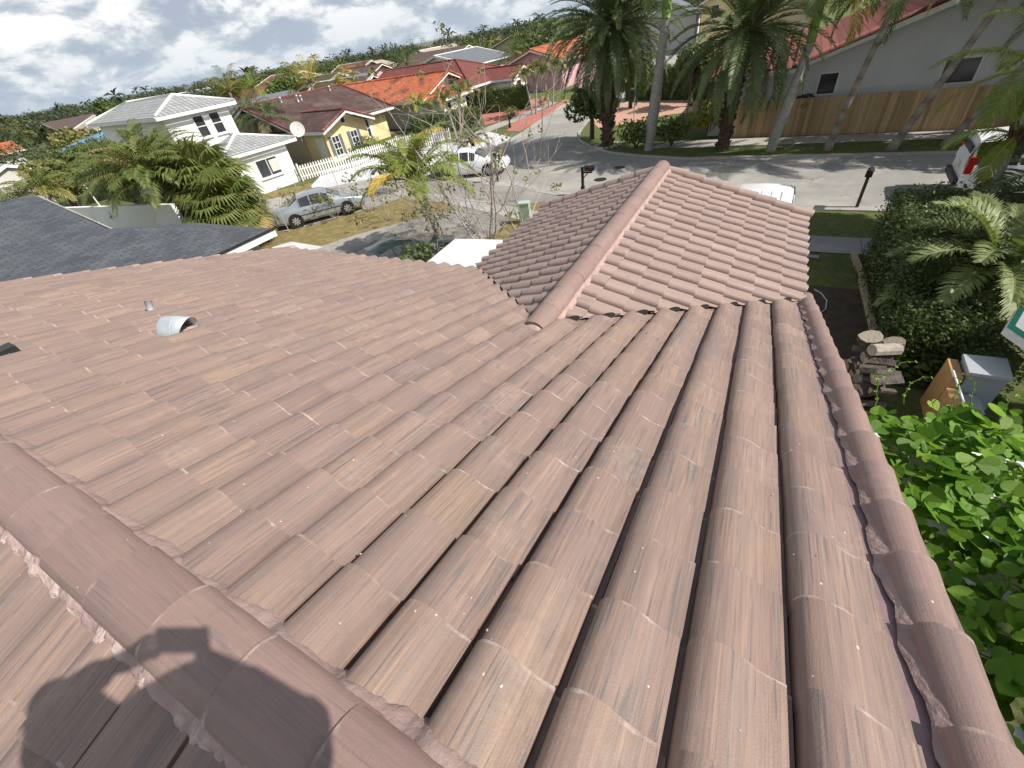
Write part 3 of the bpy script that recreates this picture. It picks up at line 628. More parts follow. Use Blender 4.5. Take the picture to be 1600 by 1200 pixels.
def frame_of(O, phi):
    """local x = along the front to the right, local y = backwards, seen from the street"""
    return O, phi
class House:
    def __init__(s, name, O, phi, label, group=None):
        # local x -> u=(sin phi, cos phi); local y -> v=(-cos phi, sin phi)   (rotation about z by 90deg-phi)
        s.root = thing(name, (O[0], O[1], 0), label, 'house', group, rz=pi/2-phi)
    def roof(s, off, W, D, ze, zr, m, axis='u', hip=(False, False), oh=0.45, trim='white_trim', gable=None, cap=None, wall_top=True, capr=.09):
        fc, gab, (A, B) = roof_shape(W, D, ze, zr, axis, hip, oh); o = V((off[0], off[1], 0)); mb = MB()
        for f in fc[:2]: uvface(mb, [V(p)+o for p in f])
        for f, g in zip(fc[2:], gab[2:]):
            if g is None: uvface(mb, [V(p)+o for p in f])
        for f in fc[:2]:
            uvface(mb, [V(p)+o-V((0, 0, .14)) for p in f[::-1]])
        rf = mb.build('roof', m, s.root)
        if cap:
            c = MB(); cyl_line(c, V(A)+o+V((0, 0, .02)), V(B)+o+V((0, 0, .02)), capr)
            for k, (f, g) in enumerate(zip(fc[2:], gab[2:])):
                top = V(f[2])+o
                for q in f[:2]: cyl_line(c, V(q)+o+V((0, 0, .03)), top+V((0, 0, .03)), capr)
            c.build('ridge_tiles', cap, rf, smooth=True)
        # fascia boards just outside the roof edge
        t = MB(); pts = []
        for f in fc[:2]: t.extr([V(f[0])+o+V((0, 0, -.02)), V(f[1])+o+V((0, 0, -.02)), V(f[1])+o+V((0, 0, -.22)), V(f[0])+o+V((0, 0, -.22))], (V(f[0])+V(f[1]))*0+((V(f[1])-V(f[0])).cross(V((0, 0, 1)))).normalized()*.03)
        for f, g in zip(fc[2:], gab[2:]):
            dirv = ((V(f[1])-V(f[0])).cross(V((0, 0, 1)))).normalized()*.03
            if g is None: t.extr([V(f[0])+o+V((0, 0, -.02)), V(f[1])+o+V((0, 0, -.02)), V(f[1])+o+V((0, 0, -.22)), V(f[0])+o+V((0, 0, -.22))], dirv)
            else:
                for a_, b_ in ((f[0], f[2]), (f[2], f[1])): t.extr([V(a_)+o+V((0, 0, -.02)), V(b_)+o+V((0, 0, -.02)), V(b_)+o+V((0, 0, -.24)), V(a_)+o+V((0, 0, -.24))], dirv)
        t.build('fascia', trim, rf)
        s.last = (fc, gab, o, ze, zr, W, D, axis, oh)
        return rf
    def walls(s, off, W, D, ze, m, gable=True):
        fc, gab, o, ze_, zr, W_, D_, axis, oh = s.last; w_ = MB(); x, y = off
        w_.prism([(x, y), (x+W, y), (x+W, y+D), (x, y+D)], 0, ze-.12)
        if gable:
            k = (zr-ze)/((D_/2 if axis == 'u' else W_/2)+oh)
            if axis == 'u':
                h = zr-.2
                for g, xx, dd in ((gab[2], x, .15), (gab[3], x+W, -.15)):
                    if g is not None: w_.extr([(xx, y, ze-.12), (xx, y+D, ze-.12), (xx, y+D, ze-.12+k*oh*.6), (xx, y+D/2, h), (xx, y, ze-.12+k*oh*.6)], (dd, 0, 0))
            else:
                h = zr-.2
                for g, yy, dd in ((gab[2], y, .15), (gab[3], y+D, -.15)):
                    if g is not None: w_.extr([(x, yy, ze-.12), (x+W, yy, ze-.12), (x+W, yy, ze-.12+k*oh*.6), (x+W/2, yy, h), (x, yy, ze-.12+k*oh*.6)], (0, dd, 0))
        return w_.build('wall', m, s.root)
    def window(s, x, y, z, w_, h, face='f', shutters=None, grid=(1, 2), sill=True, frame='white_trim', open_=None):
        """face: f front (y const), l left side (x const)"""
        def P(a, b, d): return V((x+a, y-d, z+b)) if face == 'f' else V((x-d, y-a, z+b))
        def bx(mb, a0, a1, b0, b1, d0, d1):
            vs = [P(a, b, d) for d in (d0, d1) for b in (b0, b1) for a in (a0, a1)]
            mb.add(vs, [(0, 1, 3, 2), (4, 6, 7, 5), (0, 4, 5, 1), (2, 3, 7, 6), (0, 2, 6, 4), (1, 5, 7, 3)])
        f = MB(); t = .06
        bx(f, -t, w_+t, -t, 0, 0, .05); bx(f, -t, w_+t, h, h+t, 0, .05); bx(f, -t, 0, 0, h, 0, .05); bx(f, w_, w_+t, 0, h, 0, .05)
        for i in range(1, grid[0]): bx(f, w_*i/grid[0]-.025, w_*i/grid[0]+.025, 0, h, .012, .04)
        for i in range(1, grid[1]): bx(f, 0, w_, h*i/grid[1]-.025, h*i/grid[1]+.025, .012, .042)
        if sill: bx(f, -t-.05, w_+t+.05, -t-.08, -t, 0, .12)
        o = f.build('window', frame, s.root); g_ = MB(); bx(g_, 0, w_, 0, h, .004, .010); g_.build('pane', 'glass', o)
        if shutters:
            for a0 in (-t-.3, w_+t+.02):
                q = MB(); bx(q, a0, a0+.28, -t, h+t, 0, .035); q.build('shutter', shutters, o)
        return o

# white two-storey house
H = House('white_house', (-31.6, 18.45), rad(7), 'white two-storey house with pale tiled hip roofs behind the silver sedan')
H.roof((-.3, .0), 4.6, 12, 2.76, 3.58, 'roof_white', 'v', (True, False), cap='white_trim', oh=.45)
H.walls((0, 0), 4.0, 11.5, 2.6, 'white_wall', gable=False)
H.window(1.35, 0, .95, 1.55, 1.05, grid=(2, 1))
o = MB(); o.box((2.6, -.02, 1.5), (.62, .01, .75)); o.build('window_poster', 'pale_wall', H.root)
H.roof((-1.6, 3.0), 4.3, 13.0, 5.42, 6.3, 'roof_white', 'v', (True, True), cap='white_trim', oh=.5)
H.walls((-1.6, 3.0), 4.3, 13.0, 5.42, 'white_wall', gable=False)
H.window(.15, 3.0, 3.85, .62, 1.15, grid=(1, 2)); H.window(1.25, 3.0, 3.85, .62, 1.15, grid=(1, 2))
H.window(-1.6, 5.5, 3.5, .5, 1.2, face='l'); H.window(-1.6, 9.0, 2.6, .5, 1.2, face='l')
o = MB(); o.prism([(.0, 11.5), (4, 11.5), (4, 20), (0, 20)], 0, 3.4); o.build('wall', 'white_wall', H.root)
# yellow house with brown roof
H = House('yellow_house', (-35.0, 26.9), rad(7), 'yellow house with brown roof, white shuttered windows and a front gable')
H.roof((0, 0), 10.0, 13.0, 2.42, 4.60, 'roof_brown', 'u', (False, False), cap='roof_red', oh=.45, capr=.10)
H.walls((.3, .4), 9.5, 12.2, 2.42, 'tan_wall')
H.roof((.45, -3.0), 4.6, 7.2, 2.42, 3.45, 'roof_brown', 'v', (False, False), cap='roof_red', oh=.4, capr=.10)
H.walls((.55, -2.6), 4.4, 4.0, 2.42, 'cream_wall')
o = MB(); o.prism([(5.0, .38), (9.85, .38), (9.85, 3), (5.0, 3)], 0, 2.28); o.build('wall', 'cream_wall', H.root)
for x_ in (1.15, 3.1): H.window(x_, -2.6, .45, .62, 1.35, shutters='roof_slate', grid=(2, 3))
H.window(6.6, .38, .55, .95, 1.35, shutters='white_trim', grid=(3, 2))
H.window(2.55, -2.6, 2.55, .4, .4, grid=(1, 1), sill=False, frame='white_trim')
o = MB(); o.box((.53, -1.7, .95), (.06, 1.0, 1.9)); o.build('side_door', 'white_trim', H.root)
for x_, y_, h_ in ((2.9, 5.6, .35), (4.2, 5.0, .45), (4.7, 5.2, .3), (8.5, 5.8, .3)):
    o = MB(); zz = 2.42+(y_+.45)*.313; o.tube([(x_, y_, zz-.1), (x_, y_, zz+h_)], .07, 8); o.ball((x_, y_, zz+h_), .11, 8, 5); o.build('vent_pipe', 'galv', H.root, smooth=True)
# satellite dish on the near corner of the yellow roof
c = at(466, 205, 3.0); D_ = thing('satellite_dish', (c.x, c.y, 2.35), 'cream round satellite dish on the corner of the yellow house roof', 'satellite dish')
o = MB(); vs = []; ax = V((.75, -.55, .35)).normalized(); a1 = ax.cross(V((0, 0, 1))).normalized(); a2 = a1.cross(ax)
for j in range(5):
    for k in range(20):
        r_ = .50*j/4; vs.append(V((0, 0, .75))+(a1*cos(k*pi/10)+a2*sin(k*pi/10))*r_+ax*(r_*r_*.5))
o.add(vs, [(j*20+k, j*20+(k+1) % 20, (j+1)*20+(k+1) % 20, (j+1)*20+k) for j in range(4) for k in range(20)]); o.build('dish', 'pale_wall', D_, smooth=True)
o = MB(); o.tube([(0, 0, 0), (.05, 0, .45), (0, 0, .72)], .03, 6); o.tube([V((0, 0, .3)), V((0, 0, .75))+ax*.5], .02, 5); o.build('bracket', 'galv', D_)
# orange-roofed house
H = House('orange_roof_house', (-31.6, 39.6), rad(3), 'white house under a bright orange stained tile roof behind the hedge')
H.roof((0, 0), 9.0, 15, 2.42, 4.15, 'roof_orange', 'v', (False, False), cap='roof_orange', oh=.45, capr=.12)
H.walls((.3, .4), 8.5, 14, 2.42, 'pale_wall')
H.roof((.2, -2.6), 4.2, 5.0, 2.35, 3.1, 'roof_orange', 'v', (True, False), cap='roof_orange', oh=.35)
H.walls((.4, -2.3), 3.8, 3, 2.35, 'white_wall', gable=False)
H.window(1.0, -2.3, .5, .5, 1.35); H.window(2.6, -2.3, .5, .5, 1.35)
o = MB(); o.prism([(.0, .38), (8.9, .38), (8.9, .6), (0, .6)], 0, 2.28); o.build('wall', 'white_wall', H.root)
# maroon house
H = House('maroon_roof_house', (-28.8, 44.4), rad(3), 'house with smooth maroon tile roof between the orange and the pink house')
H.roof((0, 0), 10.0, 15.5, 2.62, 4.72, 'roof_maroon', 'v', (True, False), cap='roof_maroon', oh=.45)
H.walls((.4, .5), 9.2, 14, 2.62, 'tan_wall', gable=False)
H.roof((3.6, -3.0), 3.8, 7.0, 2.62, 3.5, 'roof_maroon', 'v', (False, False), cap='roof_maroon', oh=.4)
H.walls((3.7, -2.6), 3.6, 3.4, 2.62, 'white_wall'); H.window(5.0, -2.6, 1.0, .9, 1.2)
for x_, y_ in ((4.0, 5.5), (7.3, 4.0)):
    o = MB(); o.box((x_, y_, 3.9), (.35, .35, .5)); o.build('roof_vent', 'white_trim', H.root)
# pink house
H = House('pink_house', (-24.2, 58.2), rad(2), 'pink rendered house with an orange tile roof beyond the maroon one')
H.roof((0, 0), 14, 8, 2.9, 4.3, 'roof_orange', 'u', (False, False), cap='roof_orange', oh=.5)
H.walls((.2, .2), 13.5, 7.6, 2.9, 'pink_wall')
o = MB(); o.prism([(-3.0, -3.2), (12, -3.2), (12, -3.0), (-3.0, -3.0)], 0, 1.9); o.build('front_wall', 'pink_wall', H.root)
# houses further back, one row behind another: (name, label, pixel of near eave corner, height, W, D, ridge rise, axis, roof, wall, cap)
back = [
 ('brown_roof_house', 'dark brown roofed house with white gable end behind the orange roof', -49, 47.5, 8.5, 11, 2.55, 4.45, 'v', 'roof_dim', 'white_wall', 'white_trim'),
 ('slate_roof_house', 'slate grey roofed house behind the brown roof with the white gable', -58, 55, 12, 16, 2.6, 4.2, 'u', 'roof_slate', 'pale_wall', None),
 ('slate_roof_house', 'blue grey roofed house with white edge behind the maroon roof', -48.5, 76.5, 12, 15, 2.7, 4.7, 'u', 'roof_slate', 'white_wall', 'white_trim'),
 ('brown_roof_house', 'dim brown roofed house with small pink gable left of the maroon roof', -75, 78, 10, 14, 2.7, 4.7, 'v', 'roof_dim', 'pink_wall', 'roof_maroon'),
 ('brown_roof_house', 'small dark roofed house with white gable by the far coconut palm', -83, 74, 9, 12, 2.7, 4.5, 'v', 'roof_dim', 'white_wall', 'white_trim'),
 ('brown_roof_house', 'long brown roof with cream gable in the far row', -72, 105, 14, 18, 2.7, 4.9, 'v', 'roof_dim', 'cream_wall', None),
 ('brown_roof_house', 'wide brown roof furthest up the side street, left of the tall trees', -50, 112, 18, 18, 2.7, 5.4, 'u', 'roof_dim', 'tan_wall', 'roof_maroon'),
 ('white_roof_house', 'house with pale weathered roof near the horizon above the orange roof', -110, 112, 18, 16, 2.7, 4.6, 'u', 'roof_tan', 'white_wall', None),
 ('slate_roof_house', 'dark low roof peeping over the ridge of the yellow house', -56, 38, 10, 12, 2.4, 4.3, 'u', 'roof_slate', 'pale_wall', None),
 ('tan_gable_house', 'cream roofed gable house beyond the blue roof at far left', -108, 42, 12, 16, 2.6, 4.7, 'v', 'roof_tan', 'tan_wall', 'white_trim'),
 ('brown_roof_house', 'brown roof at the left horizon behind the cream gable', -135, 47, 16, 20, 2.6, 4.9, 'u', 'roof_dim', 'tan_wall', None),
 ('red_roof_house', 'red roofed house seen past the yellowish palm above the brown roof', -82, 58, 10, 12, 2.6, 4.6, 'v', 'roof_red', 'pale_wall', None),
 ('grey_roof_house', 'low pale grey roof far left on the horizon side of the orange roof', -150, 78, 16, 14, 3.4, 5.4, 'u', 'roof_slate', 'white_wall', 'white_trim'),
 ('red_roof_house', 'dull red roof beyond the tall yellow green palm', -118, 92, 14, 14, 3.4, 5.6, 'v', 'roof_red', 'cream_wall', 'white_trim'),
 ('white_roof_house', 'pale roofed house left of the round tree under the pylons', -92, 128, 16, 14, 3.2, 5.2, 'u', 'roof_tan', 'white_wall', 'white_trim'),
 ('maroon_roof_house', 'small maroon gable far behind the slate roofs', -98, 100, 10, 12, 3.2, 5.2, 'v', 'roof_maroon', 'pink_wall', 'white_trim'),
 ('orange_roof_house', 'orange roofed house at the left edge of the view', -118, 24, 9, 9, 2.2, 3.6, 'u', 'roof_orange', 'pale_wall', None),
]
for nm, lb, x_, y_, W_, D_2, ze_, zr_, axn, rm, wm, cp_ in back:
    H = House(nm, (x_, y_), rad(4), lb, 'houses in the rows behind'); H.roof((0, 0), W_, D_2, ze_, zr_, rm, axn, (False, False), cap=cp_, oh=.5)
    H.walls((.3, .4), W_-.6, D_2-.8, ze_, wm); H.window(W_*.3, .4, .8, 1.2, 1.1)
# blue tarpaulin-covered roof on the left
H = House('blue_roof_house', (-68, 25.5), rad(6), 'low house with a blue covered roof behind the palm clump')
mat('blue_tarp', (0.07, 0.20, 0.42), (0.16, 0.32, 0.52), 1.4, 0.5, detail=6)
H.roof((0, 0), 14, 15, 2.6, 3.7, 'blue_tarp', 'v', (True, False), oh=.5); H.walls((.4, .5), 13.2, 14, 2.6, 'pale_wall', gable=False)
# grey rendered annex at the left edge
c = at(0, 300, 0); H = House('grey_annex', (-49, 11.0), rad(5), 'plain pale grey rendered block house at the left edge')
H.roof((0, 0), 2.5, 6, 3.7, 4.2, 'roof_white', 'v', (False, False), oh=.1); H.walls((.1, .1), 2.3, 5.8, 3.7, 'pale_wall')
H.window(.6, .1, 1.2, 1.0, 1.0)

# dark shingle house beside ours
sh = thing('shingle_house', (-20, 5, 0), 'neighbouring house with dark grey asphalt shingle roof and white fascia', 'house')
P0, P1, P2, P3, P4, P5 = (-12.9, 7.7, 2.97), (-12.9, -4, 2.97), (-21.2, -4, 4.63), (-21.2, 5.4, 4.63), (-16.8, 5.2, 3.75), (-15.6, 5.72, 3.51)
rf = MB(); uvface(rf, [P1, P0, P5, P4, P3, P2][::-1]) if False else uvface(rf, [P1, P0, P5, P4, P3, P2])
uvface(rf, [P0, (-17.2, 7.7, 2.97), P4, P5]); uvface(rf, [P2, P3, (-29.5, 5.4, 2.9), (-29.5, -4, 2.9)])
rf = rf.build('roof', 'shingle', sh, world=True)
o = MB(); o.box((-12.88, 1.85, 2.86), (.05, 11.7, .2)); o.build('fascia', 'white_trim', rf, world=False).location = -sh.location
o = MB(); o.box((-12.86, 1.85, 2.985), (.09, 11.75, .05)); o.build('drip_edge', 'black', rf).location = -sh.location
o = MB(); o.extr([(-21.2, 5.45, 4.55), (-16.8, 5.3, 3.68), (-16.8, 5.3, 3.52), (-21.2, 5.45, 4.40)], (0, .05, 0)); o.extr([(-21.2, 5.45, 4.55), (-29.5, 5.45, 2.85), (-29.5, 5.45, 2.7), (-21.2, 5.45, 4.4)], (0, .05, 0)); o.build('rake_board', 'concrete', rf).location = -sh.location
o = MB(); o.prism([(-29, -3.6), (-13.4, -3.6), (-13.4, 7.3), (-17, 7.3), (-17, 5.0), (-29, 5.0)], 0, 2.75); o.extr([(-29, 5.0, 2.75), (-17, 5.0, 2.75), (-17, 5.0, 3.5), (-21.2, 5.0, 4.35)], (0, -.2, 0)); o.build('wall', 'pale_wall', sh, world=True)
o = MB(); o.box((-13.36, 6.0, 1.9), (.05, 2.0, 1.2)); o.build('window', 'glass', sh, world=True)

# grey house across the street with its slatted wooden fence
gh = thing('grey_house', (0, 30.6, 0), 'long grey rendered house in shade with red tile roof behind the wooden fence', 'house')
ez, rz_ = 3.0, 6.1
o = MB(); gx, gw, gy = -4.2, 21.0, 30.9        # gable wall facing us
apx = 8.6
wallp = [(gx+.5, gy, 0), (17, gy, 0), (17, gy, 3.4), (apx, gy, 5.75), (0.1, gy, 3.05), (gx+.5, gy, 3.0)]
o.extr(wallp, (0, .25, 0)); o.prism([(gx+.5, gy+.25), (17, gy+.25), (17, gy+14), (gx+.5, gy+14)], 0, 2.95); o.build('wall', 'grey_wall', gh, world=True)
rf = MB(); uvface(rf, [(0.0, gy-.4, 3.1), (0.0, gy+14, 3.1), (apx, gy+14, 6.0), (apx, gy-.4, 6.0)][::-1]); uvface(rf, [(17.4, gy+14, 3.2), (17.4, gy-.4, 3.2), (apx, gy-.4, 6.0), (apx, gy+14, 6.0)][::-1])
rf = rf.build('roof', 'roof_red', gh, world=True)
r2 = MB(); uvface(r2, [(gx, gy-.45, 3.0), (0.3, gy-.45, 3.0), (0.3, gy+4.0, 4.3), (gx, gy+4.0, 4.3)]); r2.build('roof', 'roof_red', gh, world=True)
o = MB(); o.tube([(0.0, gy-.42, 3.16), (apx, gy-.42, 6.06), (17.4, gy-.42, 3.26)], .11, 8); o.build('verge_tiles', 'roof_red', rf, smooth=True).location = -gh.location
o = MB(); o.extr([(0.0, gy-.42, 3.02), (apx, gy-.42, 5.92), (apx, gy-.42, 5.72), (0.0, gy-.42, 2.84)], (0, .06, 0)); o.extr([(gx, gy-.5, 2.98), (.2, gy-.5, 2.98), (.2, gy-.5, 2.80), (gx, gy-.5, 2.80)], (0, .05, 0)); o.build('fascia', 'white_trim', rf).location = -gh.location
# curved barrel ribs on the slopes
o = MB()
for k in range(36): 
    y_ = gy-.1+k*.38; o.tube([(.05, y_, 3.15), (apx-.1, y_, 6.02)], .07, 5)
for k in range(12): x_ = gx+.2+k*.37; o.tube([(x_, gy-.42, 3.03), (x_, gy+3.9, 4.31)], .07, 5)
o.build('tile_ribs', 'roof_red', rf, smooth=True).location = -gh.location
for x0_, w_, z0_, h_ in ((1.35, .75, 1.75, .85), (6.2, 1.2, 1.8, .9)):
    o = MB(); o.box((x0_+w_/2, gy-.02, z0_+h_/2), (w_+.14, .05, h_+.14)); f_ = o.build('window', 'white_trim', gh, world=True)
    o = MB(); o.box((x0_+w_/2, gy-.055, z0_+h_/2), (w_, .03, h_)); o.build('pane', 'glass', f_).location = -gh.location
wf = thing('wooden_fence', (2.5, 30.0, 0), 'brown close-boarded timber fence along the far pavement, behind the palm trunks', 'fence')
def fence_seg(a, b, h, bw=.14):
    a = V(a); b = V(b); L = (b-a).length; k = int(L/bw); d = (b-a)/L; ang = atan2(d.y, d.x); o = MB()
    for i in range(k):
        c = a+d*(i+.5)*L/k; hh = h+R.uniform(-.012, .012); o.box((c.x, c.y, hh/2), (L/k-.008, .02+R.uniform(0, .008), hh), ang+R.uniform(-.02, .02), (R.random()**2*.8, R.random(), .5))
    return o
ps = [(-2.4, 30.2, 0), (1.0, 30.15, 0), (4.6, 30.1, 0), (8.3, 30.0, 0), (12.5, 29.95, 0), (18, 29.9, 0)]
for a, b in zip(ps[:-1], ps[1:]): fence_seg(a, b, 1.72).build('board_panel', 'wood_fence', wf, world=True)

# white picket fence
pf = thing('picket_fence', (-29, 26, 0), 'white wooden picket fence with pointed pickets in front of the yellow house', 'fence')
a = at(474, 283).xy; b = at(552, 262).xy; c_ = at(625, 238).xy; d__ = at(705, 222).xy
def pickets(a, b):
    a = V((a.x, a.y, 0)); b = V((b.x, b.y, 0)); L = (b-a).length; d = (b-a)/L; k = int(L/.19); nrm = V((-d.y, d.x, 0)); o = MB()
    for i in range(k+1):
        p = a+d*(i*L/k); w_ = .05; h = 1.0
        o.extr([p-d*w_+V((0, 0, .05)), p+d*w_+V((0, 0, .05)), p+d*w_+V((0, 0, h)), p+V((0, 0, h+.1)), p-d*w_+V((0, 0, h))], nrm*.02)
    for z in (.3, .8):
        o.extr([a+nrm*.022+V((0, 0, z-.04)), b+nrm*.022+V((0, 0, z-.04)), b+nrm*.022+V((0, 0, z+.04)), a+nrm*.022+V((0, 0, z+.04))], nrm*.03)
    return o
for p, q in ((a, b), (b, c_), (c_, d__)):
    pickets(p, q).build('picket_panel', 'white_trim', pf, world=True)
    o = MB(); o.box((p.x, p.y, .6), (.1, .1, 1.2)); o.build('post', 'white_trim', pf, world=True)
# tan block wall by the orange house and low wall
bw_ = thing('tan_block_wall', at(600, 200).xy, 'short orange tan rendered wall with a lamp at its end, right of the yellow house', 'wall')
o = MB(); p = at(600, 205); q = at(626, 196); n_ = V((-.98, .15, 0))*.15
o.prism([p.xy, q.xy, (q+n_).xy, (p+n_).xy], 0, 1.45); mat('ochre', (.62, .40, .20)); o.build('panel', 'ochre', bw_, world=True)
o = MB(); o.tube([(q.x, q.y, 1.45), (q.x, q.y, 1.9)], .04, 6); o.ball((q.x, q.y, 2.0), .14, 8, 6); o.build('lamp', 'black', bw_, world=True)
# far two-storey houses seen between the palms
H = House('cream_townhouse', (-13.5, 84), rad(2), 'cream two-storey house with brown roof seen right of the ringed royal palm', 'houses in the rows behind')
H.root.rotation_euler.z = 0.1
H.roof((0, 0), 6.5, 9, 5.3, 6.9, 'roof_dim', 'v', oh=.4); H.walls((.3, .4), 6, 8, 5.3, 'cream_wall'); H.window(1.6, .4, 3.6, .9, 1.4)
H.roof((2, 6), 14, 10, 6.2, 8.6, 'roof_dim', 'u', oh=.4); H.walls((2.3, 6.4), 13, 9, 6.2, 'tan_wall')
H = House('white_townhouse', (-13, 128), rad(2), 'small white upper storey with terracotta roof above the cream townhouse', 'houses in the rows behind'); H.root.rotation_euler.z = 0.1
H.roof((0, 0), 12, 10, 9.0, 11.0, 'roof_red', 'u', (True, True), oh=.5); H.walls((.4, .4), 11.2, 9, 9.0, 'white_wall', gable=False)
for x_ in (3.2, 5.4): H.window(x_, .4, 6.8, 1.1, 1.5)
H = House('grey_townhouse', (-24, 92), rad(2), 'grey roofed house in shade left of the ringed royal palm', 'houses in the rows behind'); H.root.rotation_euler.z = 0.1
H.roof((0, 0), 9, 12, 4.2, 6.4, 'roof_slate', 'v', oh=.4); H.walls((.3, .4), 8.4, 11, 4.2, 'grey_wall'); H.window(4, .4, 1.5, .9, 1.3)
# white canopy roof below the left end of our wing
cn = thing('flat_canopy', (-5.9, 7.4, 0), 'white flat carport roof tucked beside the wing of the tiled house', 'canopy')
pts = [at(640, 436, 2.75), at(712, 376, 2.75), at(792, 378, 2.75), at(805, 470, 2.75)]
mat('membrane', (.70, .71, .71), (.60, .62, .63), 3, .7, .003, 30, detail=8, c3=(.50, .53, .55))
o = MB(); o.prism([p.xy for p in pts], 2.68, 2.80); o.build('roof_sheet', 'membrane', cn, world=True)
for p in (pts[1], pts[2]): o = MB(); q = p+(pts[3]-p)*.06; o.tube([(q.x, q.y, 0), (q.x, q.y, 2.68)], .05, 8); o.build('post', 'white_trim', cn, world=True)
# ------------------------------------------------------------------ palms, trees, hedges
def frond(mb, base, az, el, L, droop, nl, ll, lw, ldroop, rr, tint, up=0.35, fold=0.5, stalk=0.12, curl=0.0, windaz=None, stalk_t=None, r0=.02):
    """feather palm frond: drooping midrib with a leaflet pair at every step"""
    p = V(base); pts = [p.copy()]; n = 14; e = el; a = az
    for i in range(n):
        if windaz is not None:
            da = (windaz-a+pi) % (2*pi)-pi; a += da*0.05*curl
        d = V((cos(a)*cos(e), sin(a)*cos(e), sin(e))); p = p+d*(L/n); pts.append(p.copy()); e -= droop/n*(0.5+1.0*i/n)
    mb.tube(pts, [r0*(1-.85*i/n) for i in range(n+1)], 4, stalk_t or (tint[0]*.7+.2, .9, .5), caps=False)
    for i in range(nl):
        t = stalk+(1-stalk)*(i+.5)/nl; f = t*n; k = min(int(f), n-1); q = pts[k].lerp(pts[k+1], f-k); d = (pts[k+1]-pts[k]).normalized()
        s = d.cross(V((0, 0, 1))); s = s.normalized() if s.length > .05 else V((sin(az), -cos(az), 0)); u = s.cross(d).normalized()
        env = min(1, 3.2*(t-stalk)+.35)*min(1, 2.3*(1-t)+.30); le = ll*env*rr.uniform(.85, 1.1)
        for sg in (1, -1):
            dd = (s*sg*rr.uniform(.8, 1.0)+d*(fold+.5*t)+u*up*rr.uniform(.4, 1.3)).normalized(); w2 = u.cross(dd)*0+d.cross(dd).cross(dd).normalized()*lw*.5
            a1 = q+dd*le*.45; d2 = (dd+V((0, 0, -1))*ldroop*rr.uniform(.7, 1.3)).normalized(); a2 = a1+d2*le*.55
            tt = (min(1, max(0, tint[0]+rr.uniform(-.12, .12))), min(1, max(0, tint[1]+rr.uniform(-.25, .25))), .5)
            mb.add([q-w2*.5, q+w2*.5, a1+w2, a1-w2, a2], [(0, 1, 2, 3), (3, 2, 4)], tt)
